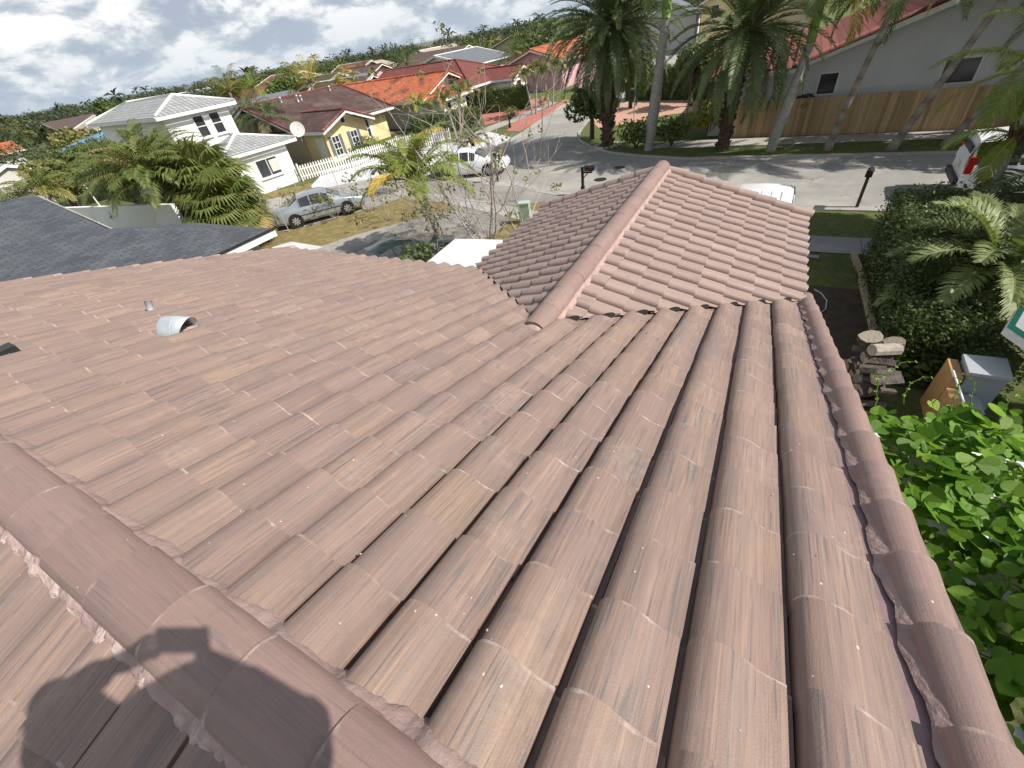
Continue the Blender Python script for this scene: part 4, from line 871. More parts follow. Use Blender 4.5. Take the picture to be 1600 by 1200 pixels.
def palm(name, label, x, y, h, kind='coco', lean=(0, 0), nf=22, L=3.0, seed=1, group=None, tr=.16, leafm='frond', trunkm='palm_ring', dead=0.1, wind=None, z0=0, ll=None, nl=None, base_r=None, bend=1.6, yellow=.1, stalks=0, lwf=1.0):
    rr = random.Random(seed); T = thing(name, (x, y, z0), label, 'palm tree', group); mb = MB(); n = 22; pts = []; rd = []
    for i in range(n+1):
        t = i/n; pts.append(V((lean[0]*t**bend, lean[1]*t**bend, h*t)))
        r_ = tr*(1-.25*t)+ (base_r or tr*.5)*max(0, 1-t*6)**2
        if kind == 'royal': r_ = tr*(1+.22*sin(pi*min(1, t*1.3)))*(1-.25*t)
        if kind == 'date': r_ = tr*(1+.12*(i % 2))*(1+.18*max(0, (t-.7)/.3))
        if kind in ('coco', 'small'): r_ *= (1+.07*(i % 2))
        rd.append(r_)
    if kind == 'date': rd[0] *= 1.25
    pts[0].z = -.05
    tint = [(float(i % 2)*.8, .5, .5) for i in range(n+1) for k in range(12)]
    mb.tube(pts, rd, 12, (0, .5, .5), caps=False); mb.t = tint
    mb.build('trunk', trunkm, T, smooth=kind != 'date')
    top = pts[-1]; cr = MB()
    if kind == 'royal':
        cs = MB(); cs.tube([top-V((0, 0, .02)), top+V((0, 0, .3)), top+V((0, 0, 1.5)), top+V((0, 0, 2.3))], [tr*.8, tr*.86, tr*.7, tr*.35], 12); cs.build('crownshaft', 'crownshaft', T, smooth=True); top = top+V((0, 0, 2.2))
    if kind == 'date':
        bo = MB()
        for k in range(150):
            t = rr.uniform(.02, 1.0); a = k*2.4; z = h*t; r_ = tr*(1.05+.25*max(0, (t-.7)/.3)); c = V((lean[0]*t**bend, lean[1]*t**bend, z)); d = V((cos(a), sin(a), .9)).normalized()
            bo.tube([c+V((cos(a), sin(a), 0))*r_*.85, c+V((cos(a), sin(a), 0))*r_*.85+d*tr*.75], [tr*.28, tr*.12], 5, (rr.random(), rr.random(), .5))
        bo.build('leaf_bases', 'palm_rough', T)
    if kind in ('coco', 'small') and stalks != -1:
        bo = MB()
        for k in range(9): a = k*2.4; bo.tube([top+V((0, 0, -.35)), top+V((cos(a)*.22, sin(a)*.22, .25))], [.08, .035], 5, (.6, .5, .5))
        bo.build('leaf_bases', 'palm_rough', T)
    els = {'coco': (1.25, -.35, 1.5), 'royal': (1.2, -.2, 1.7), 'date': (1.4, -.95, 1.25), 'small': (1.25, .1, 1.9), 'areca': (1.4, .3, 1.6)}[kind]
    LL = ll or {'coco': .75, 'royal': .8, 'date': .50, 'small': .5, 'areca': .55}[kind]; NL = nl or {'coco': 34, 'royal': 40, 'date': 46, 'small': 26, 'areca': 24}[kind]
    for k in range(nf):
        t = (k+.5)/nf; a = k*2.39996+rr.uniform(-.15, .15); el = els[0]+(els[1]-els[0])*t+rr.uniform(-.1, .1)
        if wind is not None:
            da = (wind-a+pi) % (2*pi)-pi; a += da*.45; 
        yl = (1.0 if rr.random() < dead*(.3+1.4*t) else yellow*rr.random())
        frond(cr, top+V((cos(a), sin(a), .3))*tr*.4, a, el, L*rr.uniform(.85, 1.08), els[2]*rr.uniform(.8, 1.15), NL, LL*rr.uniform(.9, 1.1), .058*lwf if kind != 'date' else .052*lwf, .35 if kind == 'date' else .75, rr, (yl, rr.uniform(.2, .8), .5), up=.25 if kind != 'date' else .45, windaz=wind, curl=1.2 if wind is not None else 0, r0=.03)
    cr.build('crown', leafm, T); return T
def fan_palm(name, label, x, y, h, r, nf, seed, group=None, dead=.25, leafm='fan_frond', z0=0):
    rr = random.Random(seed); T = thing(name, (x, y, z0), label, 'palm tree', group); mb = MB(); mb.tube([(0, 0, -.05), (.1, 0, h*.5), (0, 0, h)], [.2, .16, .18], 10); mb.build('trunk', 'palm_rough', T); cr = MB()
    for k in range(nf):
        t = (k+.5)/nf; a = k*2.39996; el = 1.35-2.3*t+rr.uniform(-.15, .15); pl = r*rr.uniform(.35, .85)
        d = V((cos(a)*cos(el), sin(a)*cos(el), sin(el))); b = V((0, 0, h)); e_ = b+d*pl+V((0, 0, -.12*pl)); cr.tube([b, (b+e_)/2+V((0, 0, .05)), e_], .012, 4, (.3, .8, .5), caps=False)
        s = d.cross(V((0, 0, 1))).normalized(); u = s.cross(d).normalized(); fd = (d+V((0, 0, -.35))).normalized(); yl = 1.0 if t > .55 and rr.random() < dead*2.2*t else rr.uniform(0, .3)
        nn_ = 24; Lf = r*.62*rr.uniform(.85, 1.1); br = rr.random()
        for j in range(nn_):
            an = -2.0+4.0*(j+.5)/nn_; dd = (fd*cos(an)+s*sin(an)+u*.18*abs(sin(an))).normalized(); w2 = (fd*-sin(an)+s*cos(an)).normalized()*.030*r
            a1 = e_+dd*Lf*.55; a2 = a1+(dd+V((0, 0, -rr.uniform(.5, 1.3)))).normalized()*Lf*.5
            cr.add([e_, a1+w2, a1-w2, a2], [(0, 1, 2), (2, 1, 3)], (min(1, yl+rr.uniform(-.05, .15)), min(1, max(0, br+rr.uniform(-.25, .25))), .5))
    cr.build('crown', leafm, T); return T
def leaves(mb, c, r, n, size, rr, sc=(1, 1, 1), tintb=.3, shell=.55, facing=.6):
    c = V(c)
    for i in range(n):
        d = V((rr.gauss(0, 1), rr.gauss(0, 1), rr.gauss(0, 1))).normalized(); q = c+V((d.x*sc[0], d.y*sc[1], d.z*sc[2]))*r*(shell+(1-shell)*rr.random()**.5)
        nrm = (d*facing+V((rr.gauss(0, .6), rr.gauss(0, .6), rr.gauss(0, .5)+.25))).normalized(); a = nrm.cross(V((rr.random(), rr.random(), rr.random()))).normalized(); b = nrm.cross(a); s = size*rr.uniform(.6, 1.3)
        mb.add([q-a*s*.5, q+b*s*.32, q+a*s*.5, q-b*s*.32], [(0, 1, 2, 3)], (min(1, max(0, rr.gauss(tintb, .25))), rr.random(), .5))
def tree(name, label, x, y, h, r, seed=1, leafm='leaf', nb=12, nleaf=260, size=.28, tr=.18, group=None, sc=(1, 1, .75), cat='tree', low=.35, z0=0):
    rr = random.Random(seed); T = thing(name, (x, y, z0), label, cat, group); tk = MB(); cr = MB(); zc_2 = h-r*sc[2]
    tk.tube([(0, 0, -.05), (rr.uniform(-.1, .1), rr.uniform(-.1, .1), zc_2*.6), (0, 0, zc_2)], [tr, tr*.8, tr*.6], 8)
    for k in range(nb):
        a = k*2.4; e = rr.uniform(-low, 1.2); rd_ = r*rr.uniform(.35, .68); c = V((cos(a)*cos(e)*rd_*sc[0], sin(a)*cos(e)*rd_*sc[1], zc_2+sin(e)*rd_*sc[2])); br = r*rr.uniform(.30, .50)
        tk.tube([(0, 0, zc_2*.65), (c*.5+V((0, 0, zc_2*.45))), c], [tr*.5, tr*.3, tr*.1], 5, caps=False); leaves(cr, c, br, nleaf, size, rr, (1, 1, .8), .15+.5*rr.random())
    tk.build('trunk', 'bark', T, smooth=True); cr.build('crown', leafm, T); return T
def bush(name, label, x, y, h, r, seed=1, leafm='leaf', n=900, size=.12, group=None, cat='shrub', nb=6, z0=0):
    rr = random.Random(seed); T = thing(name, (x, y, z0), label, cat, group); cr = MB(); tk = MB()
    for k in range(nb):
        a = k*2.4; c = V((cos(a)*r*.45, sin(a)*r*.45, h*rr.uniform(.45, .68))); leaves(cr, c, min(r*.62, h*.5), n//nb, size, rr, (1, 1, .85), .2+.4*rr.random()); tk.tube([(0, 0, 0), c], [.035, .012], 5, caps=False)
    tk.build('stems', 'bark', T); cr.build('foliage', leafm, T); return T
def hedge(name, label, a, b, w_, h, seed=1, leafm='hedge_leaf', dens=320, size=.075, rnd=.05, z0=0.0, group=None):
    rr = random.Random(seed); a = V((a[0], a[1], 0)); b = V((b[0], b[1], 0)); L = (b-a).length; d = (b-a)/L; s = V((-d.y, d.x, 0)); T = thing(name, (a.x, a.y, z0), label, 'hedge', group)
    co = MB(); co.prism([s*-(w_/2-.08)+d*.06, s*-(w_/2-.08)+d*(L-.06), s*(w_/2-.08)+d*(L-.06), s*(w_/2-.08)+d*.06], 0, h-.08); co.build('core', 'leaf', T); cr = MB()
    for i in range(int(dens*(L*w_+2*L*h+2*w_*h))):
        k = rr.random()*(L*w_+2*L*h+2*w_*h)
        if k < L*w_: p = d*rr.uniform(0, L)+s*rr.uniform(-w_/2, w_/2)+V((0, 0, h)); n_ = V((0, 0, 1))
        elif k < L*w_+2*L*h: sg = rr.choice((-1, 1)); p = d*rr.uniform(0, L)+s*(sg*w_/2)+V((0, 0, h*rr.random())); n_ = s*sg
        else: e = rr.choice((0, 1)); p = d*(L*e)+s*rr.uniform(-w_/2, w_/2)+V((0, 0, h*rr.random())); n_ = d*(2*e-1)
        wob = .05*sin(p.x*2.3+p.y*1.7)+.04*sin(p.x*5.1-p.y*3.3+p.z*4)+rr.gauss(0, rnd); p = p+n_*wob
        nr = (n_*.7+V((rr.gauss(0, .6), rr.gauss(0, .6), rr.gauss(0, .6)))).normalized(); q = nr.cross(V((rr.random(), rr.random(), rr.random()))).normalized(); r_ = nr.cross(q); z = size*rr.uniform(.6, 1.4)
        cr.add([p-q*z*.5, p+r_*z*.3, p+q*z*.5, p-r_*z*.3], [(0, 1, 2, 3)], (min(1, abs(rr.gauss(.2, .3))), rr.random(), .5))
    cr.build('foliage', leafm, T); return T

# palms along the far side of the cross street
palm('date_palm', 'large date palm with dense drooping crown and pale ring at its foot', -9.4, 29.3, 5.9, 'date', (.1, .2), 150, 4.2, 3, tr=.33, leafm='date_frond', trunkm='palm_rough', dead=.06)
o = MB(); c = V((-9.4, 29.3, 0))
for k in range(14): a = k*2*pi/14; o.ball((cos(a)*.72, sin(a)*.72, .06), .13, 7, 5, (1.2, 1, .7))
T_ = thing('tree_ring', c, 'ring of pale stones round the foot of the large date palm', 'stone edging'); o.build('stones', 'concrete', T_, smooth=True)
palm('royal_palm', 'tall royal palm with pale grey trunk and bright green crownshaft beside the large date palm', -6.5, 28.1, 5.9, 'royal', (.45, -.1), 16, 3.6, 4, tr=.27, trunkm='palm_grey', bend=1.0)
palm('date_palm', 'smaller date palm with rough reddish trunk and wide dark crown, left of the wooden fence', -2.45, 27.5, 4.95, 'date', (.25, 0), 96, 4.0, 5, tr=.29, leafm='date_frond', trunkm='palm_rough', dead=.03)
palm('royal_palm', 'leaning pale grey palm trunk in front of the left part of the wooden fence', -.15, 27.2, 4.3, 'royal', (.6, -.2), 20, 3.4, 6, tr=.22, trunkm='palm_grey', bend=1.0)
palm('coconut_palm', 'slim ringed coconut palm in front of the middle of the wooden fence', 2.3, 27.0, 6.3, 'coco', (.9, -.4), 20, 3.6, 7, tr=.13, group='ringed palms before the fence', bend=1.2, leafm='frond')
palm('coconut_palm', 'strongly leaning ringed palm in front of the right window of the grey house', 4.7, 26.8, 7.0, 'coco', (2.0, -.8), 20, 3.6, 8, tr=.15, group='ringed palms before the fence', bend=1.0)
palm('coconut_palm', 'short leaning dark palm trunk at the right end of the wooden fence', 6.6, 27.2, 5.4, 'coco', (2.3, -.6), 18, 3.0, 9, tr=.13, group='ringed palms before the fence', bend=1.0)
tree('broadleaf_tree', 'dark dense tree hanging over the gable of the grey house', 9.3, 29.6, 8.5, 3.2, 12, 'leaf', 12, 420, .26)
bush('shrub', 'dark rounded shrub between the date palm and the tall royal palm', -7.4, 28.6, 1.7, 1.15, 21, n=1300, size=.16)
bush('shrub', 'rounded shrub just right of the smooth royal palm trunk', -5.4, 28.9, 1.6, 1.0, 22, n=1000, size=.16)
bush('shrub', 'bright green bush at the left end of the wooden fence', -3.6, 31.0, 2.3, 1.25, 23, leafm='lime_frond', n=1500, size=.2)
bush('shrub', 'grey green shrub below the small window of the grey house', .9, 30.55, 2.35, .45, 24, n=500, size=.14)
hedge('hedge', 'tall dark hedge across the paver driveway behind the small date palm', (-13, 47), (-4.5, 43), 1.2, 2.3, 25, dens=60, size=.2, leafm='leaf')
for k, (x_, y_, h_, lb) in enumerate(((-11.5, 42.0, 3.5, 'lit green tree beside the ringed royal palm, over the paver drive'), (-6.5, 41, 4.0, 'dark tree behind the smaller date palm'), (-2.5, 36.5, 4.2, 'leafy tree over the left eave of the grey house'), (-11.2, 31.5, 3.3, 'small dark tree just behind the large date palm'))):
    tree('broadleaf_tree', lb, x_, y_, h_, 2.0, 30+k, 'leaf', 9, 260, .26)
# side street planting: slim white-stemmed palms in pairs
sp = [((715, 222), 3.0, 'leftmost slim palm of the pair beside the first red paver drive'), ((722, 220), 3.3, 'right slim palm of the pair beside the first red paver drive'), ((832, 180), 3.1, 'slim palm leaning left at the second grass patch of the side street'), ((838, 178), 3.5, 'slim palm leaning right at the second grass patch of the side street'), ((858, 167), 3.0, 'slim palm at the third grass patch, nearest the street'), ((864, 166), 3.3, 'slim palm standing last in the row of the side street')]
for k, (p, h_, lb) in enumerate(sp):
    c = at(*p); palm('christmas_palm', lb, c.x, c.y, h_, 'small', ((-.6, .5)[k % 2], .1), 13, 1.7, 50+k, tr=.085, trunkm='palm_grey', group='slim palms along the side street', leafm='frond', nl=18, ll=.42, yellow=.3)
a, b = at(640, 222), at(758, 197)
hedge('hedge', 'clipped dark green hedge in front of the orange roofed house', at(648, 216).xy, at(752, 196).xy, 1.1, 1.55, 41, dens=110, size=.15)
hedge('hedge', 'tall dark hedge below the maroon roof by the second red drive', at(735, 180).xy, at(828, 168).xy, 1.2, 2.0, 42, dens=80, size=.17, leafm='leaf')
c = at(798, 186); bush('shrub', 'small round olive shrub beside the mailbox on the side street', c.x, c.y, 1.1, .9, 43, 'olive_leaf', 500, .14)
c = at(560, 250); bush('shrub', 'low clipped round bush in front of the yellow gable', c.x-.5, c.y+.4, .95, .8, 44, n=700, size=.12)
c = at(585, 238); bush('shrub', 'larger clipped bush right of the yellow gable behind the pickets', c.x-.9, c.y+.3, 1.35, 1.25, 45, n=1100, size=.12)
c = at(718, 196); bush('shrub', 'loose light green shrub growing over the end of the clipped hedge', c.x+1, c.y-1, 2.2, 1.3, 46, 'lime_frond', 500, .2)
c = at(660, 205); palm('areca_palm', 'feathery yellow green palm before the white front of the orange roofed house', c.x, c.y, 2.2, 'small', (.2, 0), 12, 1.8, 47, tr=.1, leafm='lime_frond', yellow=.5)

# young coconut palm beside our carport and the bare shrubs
palm('coconut_palm', 'young palm with bright yellow green crown and thick grey trunk beside the white canopy', -10.95, 13.2, 2.75, 'areca', (-.6, -.2), 22, 2.4, 71, tr=.17, base_r=.16, trunkm='palm_grey', leafm='lime_frond', dead=.07, yellow=.12, ll=.62, nl=34, bend=.9)
def bare(mb, lf, p, d, L, r_, depth, rr, tips):
    q = p; pts = [p.copy()]; rs = [r_]
    for i in range(5):
        d = (d+V((rr.gauss(0, .13), rr.gauss(0, .13), rr.gauss(.03, .1)))).normalized(); q = q+d*L/5; pts.append(q.copy()); rs.append(max(.0035, r_*(1-.09*(i+1))))
        if depth > 0 and i >= 1 and rr.random() < .70:
            s = V((rr.gauss(0, 1), rr.gauss(0, 1), rr.gauss(0, .5))).normalized(); bare(mb, lf, q, (d*.75+s*.75).normalized(), L*rr.uniform(.45, .75), r_*.55, depth-1, rr, tips)
    mb.tube(pts, rs, 6 if depth > 1 else 4, caps=False)
    if depth <= 1 and rr.random() < tips: leaves(lf, pts[-1], .16, 14, .13, rr, tintb=.5)
def bare_tree(name, label, x, y, h, seed, n=5, r0=.035, tips=.12, spread=.6, depth=3, leafm='olive_leaf', z0=0, cat='shrub', group=None):
    rr = random.Random(seed); T = thing(name, (x, y, z0), label, cat, group); b = MB(); l = MB()
    for k in range(n):
        a = k*2*pi/n+rr.uniform(-.4, .4); bare(b, l, V((cos(a)*.08, sin(a)*.08, 0)), V((cos(a)*spread, sin(a)*spread, 1)).normalized(), h*rr.uniform(.75, 1.05), r0*.62, depth, rr, tips)
    b.build('branches', 'branch', T, smooth=True)
    if l.v: l.build('leaves', leafm, T)
    return T
bare_tree('bare_shrub', 'large leafless shrub with pale crooked branches behind the white canopy', -9.3, 13.9, 4.3, 81, 8, .05, .10, .62, 3)
bare_tree('bare_shrub', 'leafless pale shrub leaning right over the gutter, in front of the street', -8.2, 14.6, 3.6, 82, 5, .042, .14, .7, 3)
bare_tree('bare_shrub', 'tangle of bare twigs between the young palm and the white canopy', -10.3, 12.4, 2.3, 83, 8, .024, .05, .9, 3)
for k, (p, h_, lb) in enumerate((((604, 345), 1.5, 'small bare shrub before the front wheel of the sedan'), ((525, 342), 1.3, 'small twiggy shrub with a few leaves before the sedan door'), ((660, 340), 1.5, 'bare twiggy shrub just left of the young palm'), ((438, 352), 1.6, 'thin leafy shrub behind the boot of the sedan'), ((575, 330), 1.5, 'pale bare shrub by the bonnet of the sedan'))):
    c = at(*p); bare_tree('bare_shrub', lb, c.x, c.y, h_, 90+k, 5, .022, .5 if k in (1, 3) else .2, .7, 2, group='small shrubs along the drive')
c = at(622, 300); tree('broadleaf_tree', 'small olive green tree between the sedan and the white driveway', c.x, c.y, 2.1, 1.2, 96, 'olive_leaf', 7, 90, .17, tr=.05)
c = at(745, 262); palm('areca_palm', 'little dark palm next to the parked white van', c.x, c.y, 1.5, 'small', (0, 0), 10, 1.3, 97, tr=.07, leafm='frond', nl=18)
c = at(645, 385, 1.7); bush('shrub', 'broad leaved green shrub between the dark car and the canopy', c.x, c.y, 2.15, .85, 98, 'hedge_leaf', 420, .2)

# palm clumps on the left
palm('areca_palm', 'leftmost tall feathery palm of the green clump before the white house', -32.5, 12.2, 2.9, 'areca', (-.6, .2), 40, 2.7, 101, tr=.15, leafm='fan_frond', group='palm clump behind the shingle roof', yellow=.25, dead=.04, ll=.7, nl=30)
palm('areca_palm', 'middle feathery palm of the green clump, leaning right', -29.5, 12.6, 3.2, 'areca', (.2, .1), 50, 3.4, 102, tr=.15, leafm='fan_frond', group='palm clump behind the shingle roof', yellow=.25, dead=.06, ll=.7, nl=30)
palm('areca_palm', 'shaggy feathery palm with yellowing lower fronds, nearest the shingle roof valley', -26.6, 11.3, 3.2, 'areca', (.2, -.2), 46, 3.0, 103, tr=.15, leafm='fan_frond', group='palm clump behind the shingle roof', yellow=.3, dead=.2, ll=.7, nl=30)
fan_palm('fan_palm', 'wide fan palm with brown dead skirt at the right of the clump', -24.6, 12.6, 2.5, 2.1, 110, 104, dead=.15)
fan_palm('fan_palm', 'fan palm with fresh upright fans between the clump and the white house', -26.8, 13.4, 2.7, 2.0, 95, 105, dead=.1)
fan_palm('fan_palm', 'low fan palm with golden brown hanging fans behind the grey drive', -22.9, 11.9, 1.7, 1.9, 80, 106, dead=.38)
hedge('hedge', 'low bright green hedge in the gap beyond the shingle roof', (-27.5, 9.0), (-20, 9.6), .9, .9, 107, dens=120, size=.13, leafm='hedge_leaf')
tree('broadleaf_tree', 'round dark leafy tree at far left above the shingle roof', -52, 18.5, 5.0, 3.6, 108, 'leaf', 12, 300, .36)
palm('areca_palm', 'olive yellow feathery palm at the left edge beyond the shingle roof', -40, 10.7, 2.6, 'areca', (-.4, .2), 22, 2.6, 109, tr=.12, leafm='fan_frond', yellow=.6, dead=.2, ll=.6)
palm('areca_palm', 'bluish green palm in front of the plain grey block house', -44, 10.4, 1.9, 'areca', (-.4, .2), 18, 2.2, 110, tr=.12, leafm='frond', yellow=.1, dead=.0, ll=.6)
# white garden wall behind the clump
gw_ = thing('garden_wall', (-27, 9.9, 0), 'white garden wall running behind the shingle roof below the palm clump', 'wall')
o = MB(); o.prism([(-34, 9.2), (-24.5, 10.4), (-24.5, 10.6), (-34, 9.4)], 0, 2.5); o.build('panel', 'white_wall', gw_, world=True)
pg = thing('pergola', at(112, 262, 2.6).xy, 'white slatted lean-to roof left of the palm clump', 'pergola'); gx_, gy_ = pg.location.x, pg.location.y
o = MB()
for k in range(9): o.box((gx_-1+k*.75, gy_, 2.6), (.5, 3.8, .04))
o.build('slats', 'white_trim', pg, world=True)
for sx in (-1, 5.2):
    for sy in (-1.7, 1.7): o = MB(); o.tube([(gx_+sx, gy_+sy, 0), (gx_+sx, gy_+sy, 2.58)], .06, 6); o.build('post', 'white_trim', pg, world=True)

# trees and palms behind the houses (individually visible) and the wood on the horizon
def ground_at(pxx, dist):
    r = ray(pxx, 150); r.z = 0; r.normalize(); return r*dist
def behind(pxx, pyt, dist):                    # ground point in the column of a skyline pixel and the height that reaches it
    r = ray(pxx, pyt); k = dist/sqrt(r.x*r.x+r.y*r.y); return r.x*k, r.y*k, max(2.5, HC+r.z*k)
far = [('palm', 335, 108, 62, 'windblown dark palm rising behind the white two-storey roof', dict(leafm='frond', wind=2.9, nf=20, L=3.4, yellow=.5, dead=.3)),
 ('palm', 465, 88, 66, 'tall yellow green windblown palm above the brown roof ridge', dict(leafm='lime_frond', wind=2.7, nf=26, L=4.4, yellow=.4, dead=.25)),
 ('palm', 512, 105, 75, 'golden palm right of the tall windblown palm', dict(leafm='lime_frond', wind=.4, nf=18, L=3.6, yellow=1.0, dead=.4)),
 ('palm', 380, 112, 80, 'light green palm between the two windblown palms', dict(leafm='lime_frond', nf=16, L=3, yellow=.1)),
 ('palm', 625, 76, 95, 'dark coconut palm standing clear on the skyline above the slate roofs', dict(nf=18, L=4.0)),
 ('palm', 560, 95, 130, 'bushy palm on the skyline left of the dark coconut palm', dict(nf=20, L=4.2)),
 ('palm', 372, 150, 50, 'grey green palm just behind the left gable of the brown roof', dict(nf=18, L=2.6, leafm='date_frond')),
 ('palm', 400, 160, 48, 'silvery arching palm behind the brown roof ridge', dict(nf=14, L=2.4, leafm='date_frond')),
 ('palm', 795, 62, 95, 'dark palm in the cluster above the blue grey roof, first from left', dict(nf=16, L=3)),
 ('palm', 808, 60, 98, 'dark palm in the cluster above the blue grey roof, last on the right', dict(nf=16, L=3)),
 ('palm', 742, 60, 140, 'palm rising from the leafy mass behind the maroon roof', dict(nf=16, L=4)),
 ('palm', 15, 192, 150, 'dark palm at the left end of the skyline', dict(nf=16, L=4)),
 ('tree', 170, 152, 75, 'dark cone-shaped tree left of the white two-storey roof', dict(r=3.0, leafm='leaf')),
 ('tree', 430, 108, 90, 'leafy tree left of the tall yellow green palm', dict(r=4.2, leafm='leaf')),
 ('tree', 527, 90, 170, 'dark tree on the skyline right of the golden palm', dict(r=5.5, leafm='leaf')),
 ('tree', 658, 70, 190, 'round dark tree below the thin pylons', dict(r=7, leafm='leaf')),
 ('tree', 730, 52, 150, 'dark leafy tree mass behind the maroon roof', dict(r=6, leafm='leaf')),
 ('tree', 778, 52, 150, 'olive tree right of the dark leafy mass', dict(r=6, leafm='olive_leaf')),
 ('tree', 845, 24, 105, 'biggest bright green tree left of the large date palm', dict(r=6.2, leafm='hedge_leaf')),
 ('tree', 880, 38, 110, 'green tree touching the left fronds of the large date palm', dict(r=4.8, leafm='hedge_leaf')),
 ('tree', 818, 42, 112, 'darker tree on the left flank of the biggest bright green tree', dict(r=4.4, leafm='leaf')),
 ('tree', 110, 186, 100, 'broad olive tree above the cream gable at far left', dict(r=6, leafm='olive_leaf')),
 ('tree', 60, 245, 46, 'bright leafy tree before the blue roof', dict(r=2.2, leafm='olive_leaf')),
 ('tree', 1060, 12, 170, 'light green tree on the skyline over the white upper storey', dict(r=8, leafm='olive_leaf')),
 ('tree', 1120, 0, 120, 'tree over the brown roofs behind the smaller date palm', dict(r=7, leafm='leaf')),
 ('tree', 1010, 22, 130, 'tree behind the ringed royal palm trunk', dict(r=5, leafm='leaf')),
]
for k, (kd, a_, b_, ds, lb, kw) in enumerate(far):
    x_, y_, h_ = behind(a_, b_, ds)
    if kd == 'palm':
        kw = dict(kw); L_ = kw.pop('L'); hh = max(2.0, h_-L_*.55); palm('coconut_palm', lb, x_, y_, hh, 'coco', (.4, .2), kw.pop('nf'), L_, 200+k, tr=.16, group='palms rising behind the houses', nl=20, ll=.95, **kw)
    else:
        r_ = kw['r']; tree('broadleaf_tree', lb, x_, y_, h_, r_, 200+k, kw['leafm'], 12, 190, .085*r_+.12, group='trees behind the houses', tr=.25)
# wood on the horizon: one mass nobody could count
wd_ = MB(); rr = random.Random(55)
for i in range(640):
    pxx = rr.uniform(-260, 1500); ds = rr.choice((rr.uniform(150, 200), rr.uniform(190, 420), rr.uniform(190, 420)))
    g_ = ground_at(pxx, ds); h_ = rr.uniform(4.0, 6.8) if ds < 200 else rr.uniform(6.6, 9.2); r_ = h_*rr.uniform(.5, .8)
    for j in range(3): leaves(wd_, (g_.x+rr.uniform(-r_, r_), g_.y+rr.uniform(-r_, r_), h_*rr.uniform(.35, .66)), h_*.36, 120, h_*.095, rr, (1.2, 1.2, .95), rr.uniform(0, .7))
for i in range(26):
    g_ = ground_at(rr.uniform(-100, 1100), rr.uniform(150, 330)); h_ = rr.uniform(6.2, 8.6); wd_.tube([(g_.x, g_.y, 0), (g_.x+.4, g_.y, h_)], .16, 4, (.9, .9, .5))
    for k in range(13):
        a = k*2.4; e0 = rr.uniform(-.5, 1.2); d0 = V((cos(a)*cos(e0), sin(a)*cos(e0), sin(e0))); q = V((g_.x+.4, g_.y, h_)); m1 = q+d0*1.6; m2 = m1+(d0+V((0, 0, -.8))).normalized()*1.6; s_ = d0.cross(V((0, 0, 1))).normalized()*.38
        wd_.add([q, m1+s_-V((0, 0, .25)), m1, m1-s_-V((0, 0, .25)), m2], [(0, 1, 2), (0, 2, 3), (1, 4, 2), (2, 4, 3)], (rr.uniform(0, .5), rr.random(), .5))
tag(wd_.build('distant_wood', 'far_leaf'), 'belt of dark low trees closing the view along the horizon', 'wood', kind='stuff')
wd_ = MB()
for i in range(150):
    pxx = rr.uniform(-200, 1000); ds = rr.uniform(62, 140); g_ = ground_at(pxx, ds)
    if g_.x > -38 and g_.y > 30: continue
    h_ = rr.choice((rr.uniform(1.6, 2.6), rr.uniform(2.6, 4.6))); leaves(wd_, (g_.x, g_.y, h_*.5), h_*.55, 200, h_*.085, rr, (1.3, 1.3, .9), rr.uniform(.1, .8))
tag(wd_.build('garden_greenery', 'far_leaf'), 'mixed garden shrubs filling the plots between the far houses', 'greenery', kind='stuff')
# power pylons on the horizon
for k, (a_, b_) in enumerate(((641, 58), (659, 56))):
    x_, y_, h_ = behind(a_, b_, 600); T = thing('pylon', (x_, y_, 0), ('left', 'right')[k]+' one of two thin power pylons on the horizon', 'pylon', 'power pylons'); o = MB()
    for sx in (-3, 3): o.tube([(sx, 0, 0), (sx*.35, 0, h_)], .35, 4)
    for z in (.55, .7, .85): o.box((0, 0, h_*z), (9, .3, .4))
    o.build('lattice', 'galv', T)
